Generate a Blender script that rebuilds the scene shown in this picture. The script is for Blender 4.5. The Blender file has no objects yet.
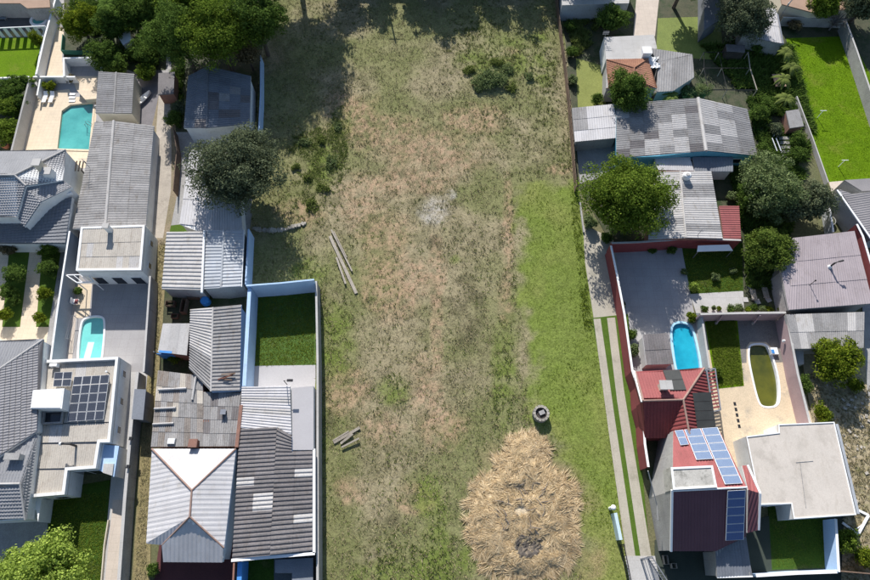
import bpy, math, random
import numpy as np
from mathutils import Vector, geometry

# ---------------------------------------------------------------- camera, sky, sun, exposure
S = bpy.context.scene
CAMH, FPX, TILT = 72.0, 580.0, math.radians(25)
cam_d = bpy.data.cameras.new('camera'); cam = bpy.data.objects.new('camera', cam_d)
S.collection.objects.link(cam); S.camera = cam
cam.location = (0, 0, CAMH); cam.rotation_euler = (TILT, 0, 0)
cam_d.sensor_width = 36; cam_d.lens = 36*FPX/870.0; cam_d.clip_end = 4000
SUN_EL, SUN_AZ = math.radians(31), math.radians(-11)      # azimuth measured from +y towards +x
W = bpy.data.worlds.new('World'); S.world = W; W.use_nodes = True
wn = W.node_tree; bg = wn.nodes['Background']
sky = wn.nodes.new('ShaderNodeTexSky'); sky.sky_type = 'NISHITA'; sky.sun_disc = False
sky.sun_elevation = SUN_EL; sky.sun_rotation = SUN_AZ
wn.links.new(sky.outputs[0], bg.inputs[0]); bg.inputs[1].default_value = 0.095; sky.ozone_density = 2.5
sl = bpy.data.lights.new('sun', 'SUN'); sl.energy = 5.0; sl.angle = math.radians(0.5); sl.color = (1, 0.965, 0.93)
so = bpy.data.objects.new('sun', sl); S.collection.objects.link(so)
sd = Vector((math.sin(SUN_AZ)*math.cos(SUN_EL), math.cos(SUN_AZ)*math.cos(SUN_EL), math.sin(SUN_EL)))
so.rotation_euler = sd.to_track_quat('Z', 'Y').to_euler(); so.location = (-30, 120, 90)
S.view_settings.view_transform = 'Standard'; S.view_settings.look = 'None'
S.view_settings.exposure = 0.6; S.view_settings.gamma = 1

# ---------------------------------------------------------------- helpers
R = random.Random(7)
CT, ST = math.cos(TILT), math.sin(TILT)
def P(u, v, z=0.0):
    """survey helper: the world point at height z that was sighted at photo position (u, v)"""
    x, y = (u-435)/FPX, -(v-290)/FPX
    t = (CAMH-z)/(CT-y*ST)
    return Vector((x*t, (y*CT+ST)*t, z))
def PP(u, v, a, b, c):
    """the point sighted at (u, v) on the plane through a, b, c"""
    o = Vector((0, 0, CAMH)); d = P(u, v, 0)-o; n = (b-a).cross(c-a); return o+d*((a-o).dot(n)/d.dot(n))
def L(pts, z=0.0):
    return [P(p[0], p[1], p[2] if len(p) > 2 else z) for p in pts]
def pix(x, y, z=0.0):
    zc = (CAMH-z)*CT + y*ST
    return 435+FPX*x/zc, 290-FPX*(y*CT-(CAMH-z)*ST)/zc

def link(o, parent=None):
    S.collection.objects.link(o)
    if parent: o.parent = parent
    return o
def tag(o, label=None, cat=None, group=None, kind=None):
    if label: o['label'] = label
    if cat: o['category'] = cat
    if group: o['group'] = group
    if kind: o['kind'] = kind
    return o
def thing(name, label, cat, loc=(0, 0, 0), group=None):
    o = link(bpy.data.objects.new(name, None)); o.empty_display_size = .3
    o.location = loc
    return tag(o, label, cat, group)

class MB:
    def __init__(s): s.v = []; s.f = []
    def add(s, vs, fs):
        n = len(s.v); s.v += [tuple(p) for p in vs]; s.f += [tuple(i+n for i in q) for q in fs]; return s
    def hexa(s, b, t):
        """solid between two matching rings b (low) and t (high), both counter-clockwise from above"""
        n = len(b)
        if n == 4: caps = [(3, 2, 1, 0), (4, 5, 6, 7)]
        else:
            tri = geometry.tessellate_polygon([[Vector(p) for p in t]])
            caps = []
            for q in tri:
                a, b_, c = [Vector(t[i]) for i in q]
                up = (b_-a).cross(c-a).z > 0
                q = tuple(q) if up else tuple(reversed(q))
                caps += [tuple(i+n for i in q), tuple(reversed(q))]
        return s.add(list(b)+list(t), caps+[(i, (i+1) % n, n+(i+1) % n, n+i) for i in range(n)])
    def prism(s, poly, z0, z1):
        poly = ccw(poly)
        return s.hexa([(p[0], p[1], z0) for p in poly], [(p[0], p[1], z1) for p in poly])
    def box(s, c, sx, sy, sz, rz=0.0):
        """box standing on c"""
        ca, sa = math.cos(rz), math.sin(rz)
        q = [(c[0]+x*ca-y*sa, c[1]+x*sa+y*ca) for x, y in ((-sx/2, -sy/2), (sx/2, -sy/2), (sx/2, sy/2), (-sx/2, sy/2))]
        return s.prism(q, c[2], c[2]+sz)
    def bar(s, a, b, w, h=None):
        """rectangular bar between two points"""
        a, b = Vector(a), Vector(b); h = h or w
        d = (b-a).normalized(); up = Vector((0, 0, 1)) if abs(d.z) < .95 else Vector((1, 0, 0))
        x = d.cross(up).normalized()*w/2; y = x.normalized().cross(d).normalized()*h/2
        r = [a-x-y, a+x-y, a+x+y, a-x+y, b-x-y, b+x-y, b+x+y, b-x+y]
        return s.add(r, [(0, 1, 2, 3), (7, 6, 5, 4), (0, 4, 5, 1), (1, 5, 6, 2), (2, 6, 7, 3), (3, 7, 4, 0)])
    def tube(s, pts, radii, n=8):
        pts = [Vector(p) for p in pts]; vs = []; fs = []
        for i, p in enumerate(pts):
            d = (pts[min(i+1, len(pts)-1)]-pts[max(i-1, 0)]).normalized()
            up = Vector((0, 0, 1)) if abs(d.z) < .9 else Vector((1, 0, 0))
            x = d.cross(up).normalized(); y = x.cross(d).normalized()
            for k in range(n):
                a = 2*math.pi*k/n; vs.append(p+(x*math.cos(a)+y*math.sin(a))*radii[i])
        for i in range(len(pts)-1):
            for k in range(n):
                fs.append((i*n+k, (i+1)*n+k, (i+1)*n+(k+1) % n, i*n+(k+1) % n))
        fs += [tuple(range(n)), tuple(range((len(pts)-1)*n, len(pts)*n))[::-1]]
        return s.add(vs, fs)
    def build(s, name, mat, parent=None, smooth=False):
        me = bpy.data.meshes.new(name); me.from_pydata(s.v, [], s.f); me.update()
        if mat: me.materials.append(mat)
        if smooth: me.polygons.foreach_set('use_smooth', [True]*len(me.polygons))
        return link(bpy.data.objects.new(name, me), parent)

def area2(poly): return sum(a[0]*b[1]-b[0]*a[1] for a, b in zip(poly, list(poly[1:])+[poly[0]]))
def ccw(poly): return list(poly) if area2(poly) > 0 else list(poly)[::-1]
def big_mesh(name, V, F, mat, parent=None):
    """numpy arrays -> mesh; F is (n, k) faces of one size"""
    me = bpy.data.meshes.new(name); V = np.asarray(V, np.float32); F = np.asarray(F, np.int32)
    n, k = F.shape
    me.vertices.add(len(V)); me.vertices.foreach_set('co', V.ravel())
    me.loops.add(n*k); me.loops.foreach_set('vertex_index', F.ravel())
    me.polygons.add(n); me.polygons.foreach_set('loop_start', np.arange(n, dtype=np.int32)*k)
    me.update(calc_edges=True)
    me.materials.append(mat)
    return link(bpy.data.objects.new(name, me), parent)

# ---------------------------------------------------------------- materials
MATS = {}
def mat(name, a, b=None, s=0.6, rough=.85, fine=.25, fs=9.0, bump=.0, bs=8.0, rnd=.0, spec=.3, metal=0, stain=None, ss=.35, sth=.55, rust=None, joint=None):
    if name in MATS: return MATS[name]
    b = b or tuple(c*.72 for c in a)
    m = bpy.data.materials.new(name); m.use_nodes = True; MATS[name] = m
    nt = m.node_tree; N = nt.nodes; K = nt.links; bs_ = N['Principled BSDF']
    geo = N.new('ShaderNodeNewGeometry')
    def noise(sc, det=6, ro=.62):
        n = N.new('ShaderNodeTexNoise'); n.inputs['Scale'].default_value = sc
        n.inputs['Detail'].default_value = det; n.inputs['Roughness'].default_value = ro
        K.new(geo.outputs['Position'], n.inputs['Vector']); return n.outputs[0]
    def mr(sock, lo, hi, o0=0, o1=1):
        n = N.new('ShaderNodeMapRange'); n.inputs[1].default_value = lo; n.inputs[2].default_value = hi
        n.inputs[3].default_value = o0; n.inputs[4].default_value = o1; K.new(sock, n.inputs[0]); return n.outputs[0]
    def mix(fac, x, y, blend='MIX'):
        n = N.new('ShaderNodeMix'); n.data_type = 'RGBA'; n.blend_type = blend
        for sock, val in ((n.inputs[0], fac), (n.inputs[6], x), (n.inputs[7], y)):
            if isinstance(val, (int, float)): sock.default_value = val
            elif isinstance(val, tuple): sock.default_value = (*val, 1)
            else: K.new(val, sock)
        return n.outputs[2]
    col = mix(mr(noise(s), .33, .67), a, b)
    if stain: col = mix(mr(noise(ss, 8, .7), sth, sth+.14), col, stain)
    if rust:
        mp = N.new('ShaderNodeMapping'); mp.inputs['Scale'].default_value = (1.0, .35, 1.0); K.new(geo.outputs['Position'], mp.inputs[0])
        n = N.new('ShaderNodeTexNoise'); n.inputs['Scale'].default_value = 1.6; n.inputs['Detail'].default_value = 9; n.inputs['Roughness'].default_value = .72
        K.new(mp.outputs[0], n.inputs['Vector']); col = mix(mr(n.outputs[0], .53, .72, 0, .75), col, rust)
    if joint:
        br = N.new('ShaderNodeTexBrick'); br.offset = 0; br.inputs['Scale'].default_value = 1; br.inputs['Brick Width'].default_value = joint; br.inputs['Row Height'].default_value = joint
        br.inputs['Mortar Size'].default_value = .025; br.inputs['Mortar Smooth'].default_value = .4
        br.inputs['Color1'].default_value = (1, 1, 1, 1); br.inputs['Color2'].default_value = (.96, .96, .96, 1); br.inputs['Mortar'].default_value = (.84, .83, .81, 1)
        K.new(geo.outputs['Position'], br.inputs['Vector']); col = mix(1.0, col, br.outputs[0], 'MULTIPLY')
    def gray(sock):
        n = N.new('ShaderNodeCombineColor'); [K.new(sock, n.inputs[i]) for i in range(3)]; return n.outputs[0]
    if fine: col = mix(1.0, col, gray(mr(noise(fs, 4, .7), .3, .7, 1-fine, 1+fine)), 'MULTIPLY')
    if rnd:
        oi = N.new('ShaderNodeObjectInfo'); col = mix(1.0, col, gray(mr(oi.outputs['Random'], 0, 1, 1-rnd, 1+rnd)), 'MULTIPLY')
    K.new(col, bs_.inputs['Base Color'])
    bs_.inputs['Roughness'].default_value = rough; bs_.inputs['Specular IOR Level'].default_value = spec
    bs_.inputs['Metallic'].default_value = metal
    if bump:
        bn = N.new('ShaderNodeBump'); bn.inputs['Strength'].default_value = bump; bn.inputs['Distance'].default_value = .08
        K.new(noise(bs, 5), bn.inputs['Height']); K.new(bn.outputs[0], bs_.inputs['Normal'])
    return m

def leafmat(name, cols, trans=.3):
    if name in MATS: return MATS[name]
    m = bpy.data.materials.new(name); m.use_nodes = True; MATS[name] = m
    nt = m.node_tree; N = nt.nodes; K = nt.links; N.remove(N['Principled BSDF'])
    geo = N.new('ShaderNodeNewGeometry'); rp = N.new('ShaderNodeValToRGB')
    nz = N.new('ShaderNodeTexNoise'); nz.inputs['Scale'].default_value = .9; nz.inputs['Detail'].default_value = 3
    K.new(geo.outputs['Position'], nz.inputs['Vector'])
    ad = N.new('ShaderNodeMath'); ad.operation = 'MULTIPLY_ADD'; ad.inputs[1].default_value = .55
    K.new(geo.outputs['Random Per Island'], ad.inputs[0])
    sc = N.new('ShaderNodeMath'); sc.operation = 'MULTIPLY'; sc.inputs[1].default_value = .45; K.new(nz.outputs[0], sc.inputs[0])
    K.new(sc.outputs[0], ad.inputs[2]); K.new(ad.outputs[0], rp.inputs[0])
    el = rp.color_ramp.elements; n = len(cols)
    el[0].position = .1; el[0].color = (*cols[0], 1); el[1].position = .9; el[1].color = (*cols[-1], 1)
    for i in range(1, n-1):
        e = el.new(.1+.8*i/(n-1)); e.color = (*cols[i], 1)
    d = N.new('ShaderNodeBsdfDiffuse'); t = N.new('ShaderNodeBsdfTranslucent'); mx = N.new('ShaderNodeMixShader')
    mx.inputs[0].default_value = trans
    K.new(rp.outputs[0], d.inputs[0]); K.new(rp.outputs[0], t.inputs[0])
    K.new(d.outputs[0], mx.inputs[1]); K.new(t.outputs[0], mx.inputs[2])
    K.new(mx.outputs[0], N['Material Output'].inputs[0])
    return m

def watermat(name, a, b, s=.35):
    m = mat(name, a, b, s, rough=.06, fine=.06, fs=2.0, bump=.12, bs=2.2, spec=.5); return m

M_white = mat('white_plaster', (.74, .74, .72), (.64, .64, .62), .5, fine=.08, stain=(.5, .49, .46), ss=.5, sth=.62, rust=(.5, .48, .43))
M_cream = mat('cream_plaster', (.62, .56, .44), (.54, .48, .38), .5, fine=.1, stain=(.4, .36, .29), sth=.62)
M_conc = mat('concrete', (.36, .35, .33), (.28, .27, .26), .5, bump=.2, stain=(.2, .195, .185), sth=.58, joint=2.2)
M_concl = mat('light_concrete', (.47, .455, .43), (.4, .385, .36), .4, fine=.12, stain=(.32, .305, .28), sth=.6, joint=1.8)
M_patio = mat('patio_concrete', (.37, .355, .345), (.32, .305, .30), .35, fine=.1, stain=(.3, .29, .29), sth=.6, joint=1.15)
M_tilefl = mat('cream_paving', (.70, .58, .42), (.62, .51, .37), .5, fine=.1, stain=(.5, .42, .32), sth=.6, joint=.62)
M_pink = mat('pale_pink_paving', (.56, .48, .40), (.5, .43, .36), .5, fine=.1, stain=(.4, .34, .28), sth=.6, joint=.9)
M_dirt = mat('bare_dirt', (.27, .21, .14), (.2, .17, .1), .5, bump=.4, fine=.35, stain=(.16, .15, .07), sth=.52)
M_strip = mat('dry_grass_verge', (.25, .2, .1), (.19, .165, .07), .8, bump=.5, fine=.4, fs=5)
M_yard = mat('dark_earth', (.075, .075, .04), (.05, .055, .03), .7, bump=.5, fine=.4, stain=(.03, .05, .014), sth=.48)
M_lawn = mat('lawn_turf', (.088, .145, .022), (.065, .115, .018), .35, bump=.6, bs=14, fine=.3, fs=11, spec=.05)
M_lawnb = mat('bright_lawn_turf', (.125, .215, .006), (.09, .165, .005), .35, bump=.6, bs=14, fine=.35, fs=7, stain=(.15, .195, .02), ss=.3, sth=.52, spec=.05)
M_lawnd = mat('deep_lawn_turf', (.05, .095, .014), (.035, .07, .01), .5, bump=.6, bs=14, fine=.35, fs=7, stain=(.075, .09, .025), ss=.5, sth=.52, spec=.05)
M_ground = mat('ground_soil', (.15, .135, .07), (.10, .11, .045), .12, bump=.4, fine=.35, fs=4)
M_asph = mat('old_asphalt', (.10, .1, .1), (.075, .075, .075), .5, fine=.2)
M_fc = mat('fibre_cement', (.29, .28, .27), (.23, .222, .215), .45, fine=.2, fs=6, rnd=.13, stain=(.2, .195, .19), ss=.8, sth=.57, rust=(.15, .125, .1))
M_fcd = mat('dark_fibre_cement', (.18, .165, .162), (.14, .13, .128), .5, fine=.22, fs=6, rnd=.1, stain=(.13, .125, .12), ss=.8, sth=.58, rust=(.12, .1, .085))
M_fcl = mat('pale_fibre_cement', (.46, .44, .42), (.40, .385, .365), .45, fine=.13, fs=6, rnd=.07, stain=(.32, .305, .285), ss=.7, sth=.6, rust=(.27, .235, .19))
M_fcw = mat('warm_fibre_cement', (.46, .42, .36), (.40, .365, .315), .4, fine=.14, fs=6, rnd=.06, stain=(.31, .28, .24), ss=.7, sth=.6, rust=(.26, .21, .16))
M_zinc = mat('zinc_sheet', (.42, .44, .46), (.35, .37, .39), .4, rough=.5, fine=.12, rnd=.08, metal=.15, stain=(.3, .3, .3), sth=.6, rust=(.27, .24, .21))
M_slateb = mat('grey_blue_sheet', (.19, .205, .225), (.15, .16, .18), .5, fine=.15, rnd=.1, stain=(.15, .16, .17), sth=.58)
M_wsheet = mat('white_sheet', (.52, .505, .5), (.45, .435, .43), .5, rough=.55, fine=.08, rnd=.05, stain=(.5, .48, .45), sth=.63, rust=(.38, .35, .31))
M_fcb = mat('browned_fibre_cement', (.27, .24, .21), (.21, .185, .165), .5, fine=.25, fs=6, rnd=.15, stain=(.15, .13, .115), ss=.9, sth=.54, rust=(.17, .11, .075))
M_mauve = mat('mauve_sheet', (.36, .31, .315), (.315, .27, .275), .3, fine=.1, rnd=.05, stain=(.24, .2, .2), sth=.6, rust=(.25, .21, .2))
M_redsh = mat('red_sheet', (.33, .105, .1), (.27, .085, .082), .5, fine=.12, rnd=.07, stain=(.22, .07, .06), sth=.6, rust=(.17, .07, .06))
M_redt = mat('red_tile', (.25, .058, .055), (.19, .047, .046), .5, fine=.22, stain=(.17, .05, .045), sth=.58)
M_redshade = mat('shaded_red_sheet', (.13, .055, .07), (.11, .047, .06), .4, rough=.6, fine=.08, rnd=.04)  # red roof's south-slope shade put into a darker sheet colour
M_terra = mat('terracotta_tile', (.34, .17, .1), (.26, .12, .075), .7, fine=.25, stain=(.16, .09, .06), sth=.55)
M_grt = mat('grey_tile', (.30, .30, .305), (.25, .25, .255), .4, fine=.16, rough=.6, stain=(.2, .2, .205), sth=.6)
M_redw = mat('red_painted_wall', (.23, .055, .055), (.19, .046, .046), .6, fine=.15, stain=(.17, .045, .042), sth=.57)
M_pinkw = mat('mauve_painted_wall', (.40, .29, .285), (.34, .245, .245), .6, fine=.12, stain=(.26, .2, .2), sth=.6)
M_bluew = mat('light_blue_painted_wall', (.42, .56, .74), (.36, .5, .68), .6, fine=.1, stain=(.3, .38, .47), sth=.6)
M_sblue = mat('strong_blue_painted_wall', (.08, .28, .62), (.07, .23, .52), .6, fine=.12)
M_teal = mat('turquoise_painted_wall', (.12, .38, .5), (.1, .32, .42), .6, fine=.15)
M_brick = mat('old_brickwork', (.27, .14, .1), (.2, .11, .085), 1.5, fine=.3, fs=12, stain=(.13, .1, .085), sth=.55)
M_wood = mat('weathered_wood', (.19, .125, .085), (.13, .09, .065), 1.2, fine=.3, fs=10, rnd=.15)
M_woodg = mat('silver_grey_timber', (.36, .32, .26), (.26, .23, .19), 1.2, fine=.3, fs=10, rnd=.15)
M_dwood = mat('dark_timber', (.07, .055, .045), (.05, .04, .035), 1.2, fine=.3)
M_green = mat('green_painted_boards', (.05, .19, .13), (.04, .15, .1), 1, fine=.15)
M_metal = mat('grey_metal', (.3, .31, .33), (.25, .26, .28), 1, rough=.45, fine=.08, metal=.4)
M_black = mat('black_metal', (.025, .025, .028), (.02, .02, .022), 1, rough=.5, fine=.1)
M_bmat = mat('black_rubber_mat', (.045, .047, .045), (.033, .035, .034), .7, rough=.7, fine=.2)
M_wpaint = mat('white_paint', (.8, .8, .79), (.74, .74, .73), 1, rough=.5, fine=.04)
M_navy = mat('dark_glass', (.02, .026, .034), (.016, .02, .028), 1, rough=.12, fine=.05, spec=.6)
M_bark = mat('bark', (.13, .1, .075), (.09, .07, .055), 2, bump=.5, fine=.3)
M_stone = mat('rubble_stone', (.36, .33, .28), (.27, .25, .21), 1.2, bump=.5, fine=.3, rnd=.25)
M_pool = mat('turquoise_pool_shell', (.20, .66, .66), (.17, .6, .61), .8, rough=.5, fine=.05)
M_poolb = mat('sky_blue_pool_shell', (.03, .5, .68), (.025, .44, .62), .8, rough=.5, fine=.05)
M_poolg = mat('algae_pool_shell', (.16, .15, .018), (.10, .105, .012), .7, rough=.8, fine=.25, stain=(.045, .06, .012), ss=.35, sth=.5)
M_water = watermat('turquoise_pool_water', (.10, .42, .385), (.05, .27, .26), .22); M_waterb = watermat('blue_pool_water', (.022, .42, .56), (.01, .27, .4), .3); M_waterg = watermat('green_pool_water', (.115, .115, .014), (.05, .06, .012), .3)
M_terraw = mat('terracotta_pot', (.42, .17, .1), (.36, .14, .08), 1, fine=.15)
M_ridge = mat('terracotta_ridge', (.3, .2, .16), (.24, .16, .13), 1, fine=.2)
M_tarp = mat('blue_tarp', (.05, .25, .6), (.04, .2, .5), 1, fine=.1, rough=.5)
M_maroon = mat('maroon_floor_tile', (.10, .035, .035), (.08, .028, .03), .5, fine=.15)
M_tan = mat('tan_board', (.36, .24, .17), (.3, .2, .14), .8, fine=.15)
M_rust = mat('rusty_iron', (.17, .07, .045), (.12, .05, .035), 1.5, fine=.3)

def panelmat():
    m = bpy.data.materials.new('solar_cells'); m.use_nodes = True
    N = m.node_tree.nodes; K = m.node_tree.links; b = N['Principled BSDF']
    tc = N.new('ShaderNodeTexCoord'); br = N.new('ShaderNodeTexBrick')
    br.offset = 0; br.inputs['Scale'].default_value = 1; br.inputs['Mortar Size'].default_value = .006
    br.inputs['Brick Width'].default_value = .165; br.inputs['Row Height'].default_value = .165
    br.inputs['Color1'].default_value = (.042, .048, .065, 1); br.inputs['Color2'].default_value = (.048, .055, .074, 1)
    br.inputs['Mortar'].default_value = (.12, .13, .15, 1)
    K.new(tc.outputs['Object'], br.inputs['Vector']); K.new(br.outputs[0], b.inputs['Base Color'])
    b.inputs['Roughness'].default_value = .3; b.inputs['Specular IOR Level'].default_value = .55
    return m
M_solar = panelmat()
M_solarb = M_solar.copy(); M_solarb.name = 'blue_solar_cells'; M_solarp = M_solar.copy(); M_solarp.name = 'sky_glare_solar_cells'  # pale copy has sky reflection and sun glare put into its colour
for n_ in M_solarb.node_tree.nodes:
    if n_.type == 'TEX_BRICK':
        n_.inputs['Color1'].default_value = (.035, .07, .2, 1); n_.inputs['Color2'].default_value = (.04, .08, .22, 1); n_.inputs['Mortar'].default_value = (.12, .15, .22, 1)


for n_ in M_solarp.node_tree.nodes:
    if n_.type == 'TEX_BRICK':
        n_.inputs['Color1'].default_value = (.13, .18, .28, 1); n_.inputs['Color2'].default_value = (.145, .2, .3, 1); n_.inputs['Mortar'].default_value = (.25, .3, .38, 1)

G_mid = leafmat('leaf_mid_green', [(.045, .075, .018), (.09, .15, .03), (.18, .26, .055)], .35)
G_bright = leafmat('leaf_bright_green', [(.06, .10, .014), (.125, .19, .026), (.25, .32, .05)], .38)
G_lime = leafmat('leaf_lime_green', [(.13, .19, .03), (.28, .38, .07), (.48, .57, .13)], .4)
G_yel = leafmat('leaf_yellow_green', [(.055, .095, .01), (.14, .19, .018), (.3, .33, .035)], .35)
G_dark = leafmat('leaf_dark_grey_green', [(.06, .075, .042), (.115, .14, .075), (.22, .245, .145)], .3)
G_pale = leafmat('leaf_pale_green', [(.075, .11, .042), (.155, .205, .08), (.29, .34, .16)], .35)
G_brown = leafmat('leaf_brown_sparse', [(.07, .065, .03), (.16, .13, .07), (.28, .23, .13)], .2)
G_dry = leafmat('dry_grass_blades', [(.125, .118, .05), (.25, .215, .12), (.42, .36, .23)], .2)
G_grass = leafmat('green_grass_blades', [(.085, .13, .015), (.15, .205, .026), (.26, .3, .06)], .38)
G_weed = leafmat('weed_leaves', [(.085, .12, .03), (.15, .19, .05), (.24, .27, .085)], .4)
G_straw = leafmat('dry_palm_straw', [(.42, .33, .19), (.76, .62, .4), (.9, .79, .57)], .5)
G_lawn = leafmat('bright_lawn_blades', [(.09, .165, .004), (.145, .24, .007), (.21, .31, .014)], .3)

# ---------------------------------------------------------------- builders
_z = [0.02]
def patch(name, pts, m, holes=(), z=None, th=None):
    """a flat piece of ground; each lies 4 mm above the last"""
    if z is None: _z[0] += .004; z = _z[0]
    poly = ccw(L(pts, z))
    rings = [[Vector(p) for p in poly]]+[[Vector((q[0], q[1], z)) for q in h] for h in holes]
    tri = geometry.tessellate_polygon(rings); flat = [p for r in rings for p in r]
    b = MB(); fs = []
    for q in tri:
        a, c, d = [flat[i] for i in q]
        if abs((c-a).cross(d-a).z) < 1e-7: continue
        fs.append(tuple(q) if (c-a).cross(d-a).z > 0 else tuple(reversed(q)))
    n = len(flat); k = len(poly)
    b.add(flat+[Vector((p[0], p[1], -.3)) for p in poly], fs+[(n+i, n+(i+1) % k, (i+1) % k, i) for i in range(k)])
    o = b.build(name, m); return tag(o, kind='structure')

def offset_line(pts, d, closed=False):
    out = []; n = len(pts)
    for i in range(n):
        p = Vector(pts[i][:2]); ns = []
        for a, b in ((i-1, i), (i, i+1)):
            if not closed and (a < 0 or b >= n): continue
            t = (Vector(pts[b % n][:2])-Vector(pts[a % n][:2])).normalized(); ns.append(Vector((-t.y, t.x)))
        m = sum(ns, Vector((0, 0))); m = m/len(ns)
        m = m/max(.35, m.length_squared)
        out.append(p+m*d)
    return out
def strip_mesh(b, pts, t, z0, z1):
    l, r = offset_line(pts, t/2), offset_line(pts, -t/2); n = len(pts)
    z0s = z0 if isinstance(z0, list) else [z0]*n; z1s = z1 if isinstance(z1, list) else [z1]*n
    vs = []
    for i in range(n):
        vs += [(l[i].x, l[i].y, z0s[i]), (r[i].x, r[i].y, z0s[i]), (r[i].x, r[i].y, z1s[i]), (l[i].x, l[i].y, z1s[i])]
    fs = [(0, 3, 2, 1), (4*n-4, 4*n-3, 4*n-2, 4*n-1)]
    for i in range(n-1):
        a, c = 4*i, 4*i+4
        fs += [(a+j, a+(j+1) % 4, c+(j+1) % 4, c+j) for j in range(4)]
    b.add(vs, fs)
def wall(name, label, pts, h, m, t=.2, cap=None, cat='wall', z0=0.0, group=None):
    """free-standing wall; pts are where its top edge was sighted"""
    w = thing(name, label, cat, tuple(P(*pts[0], h)[:2])+(z0,), group)
    Q = [p-Vector((w.location.x, w.location.y, 0)) for p in L(pts, h)]
    b = MB(); strip_mesh(b, Q, t, 0, h-z0-(.06 if cap else 0)); b.build('wall_body', m, w)
    if cap:
        b = MB(); strip_mesh(b, Q, t+.06, h-z0-.06, h-z0); b.build('coping', cap, w)
    return w

def lerp(a, b, t): return a+(b-a)*t
def quadpt(q, u, v): return lerp(lerp(q[0], q[1], u), lerp(q[3], q[2], u), v)
def qnorm(q):
    n = (q[1]-q[0]).cross(q[2]-q[0])
    if n.length < 1e-6: n = (q[2]-q[0]).cross(q[3]-q[0])
    n.normalize(); return n if n.z > 0 else -n
def sheet_roof(roof, q, nu, nv, mats, pitch=.5, rib=.06, pick=None, name='roof_sheet'):
    """corrugated sheets: q = eave a, eave b, ridge b, ridge a; ribs run from eave to ridge"""
    n = qnorm(q); wl = ((q[1]-q[0]).length+(q[2]-q[3]).length)/2
    per = wl/nu; nr = max(1, round(per/pitch)); hl = (q[3]-q[0]).length
    for j in range(nv):
        for i in range(nu):
            b = MB(); us = []
            for k in range(nr):
                for f, h in ((0, 0), (.34, 0), (.46, rib), (.84, rib), (.98, 0)): us.append(((i+(k+f)/nr)/nu, h))
            us.append(((i+1)/nu-.0006, 0))
            v0 = max(0, j/nv-(.12/hl if j else 0)); v1 = (j+1)/nv
            vs = []; jit = R.uniform(0, .008)
            for u, h in us:
                vs += [quadpt(q, u, v0)+n*(h+.055+jit), quadpt(q, u, v1)+n*(h+.02+jit)]
            m_ = len(us); fs = []
            up = (vs[2]-vs[0]).cross(vs[1]-vs[0]).dot(n) > 0
            for k in range(m_-1):
                f = (2*k, 2*k+2, 2*k+3, 2*k+1); fs.append(f if up else f[::-1])
            b.add(vs, fs)
            mm = mats if not isinstance(mats, (list, tuple)) else mats[0]
            if pick: mm = pick(i, j) or mm
            elif isinstance(mats, (list, tuple)): mm = R.choices(mats, [6]+[1]*(len(mats)-1))[0]
            b.build(name, mm, roof)
def tile_roof(roof, q, m, course=.42, tw=.42, name='tile_courses'):
    n = qnorm(q); hl = ((q[3]-q[0]).length+(q[2]-q[1]).length)/2; nv = max(2, round(hl/course))
    b = MB()
    for j in range(nv):
        v0, v1 = j/nv, min(1, (j+1)/nv+.01)
        wl = (quadpt(q, 1, v0)-quadpt(q, 0, v0)).length; nu = max(1, round(wl/tw)); vs = []
        prof = [(k+f, h) for k in range(nu) for f, h in ((0, 0), (.3, .05), (.55, .05), (.85, 0))]+[(nu, 0)]
        for x, h in prof:
            u = min(1, x/nu); e = R.uniform(0, .01)
            vs += [quadpt(q, u, v0)+n*(h+.10+e), quadpt(q, u, v1)+n*(h*.8+.02), quadpt(q, u, v0)+n*(h+.02)]
        up = (vs[3]-vs[0]).cross(vs[1]-vs[0]).dot(n) > 0; fs = []
        for k in range(len(prof)-1):
            a = 3*k
            for f in ((a, a+3, a+4, a+1), (a+2, a+5, a+3, a)): fs.append(f if up else f[::-1])
        b.add(vs, fs)
    o = b.build(name, m, roof); o['kind'] = 'stuff'; return o

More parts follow.
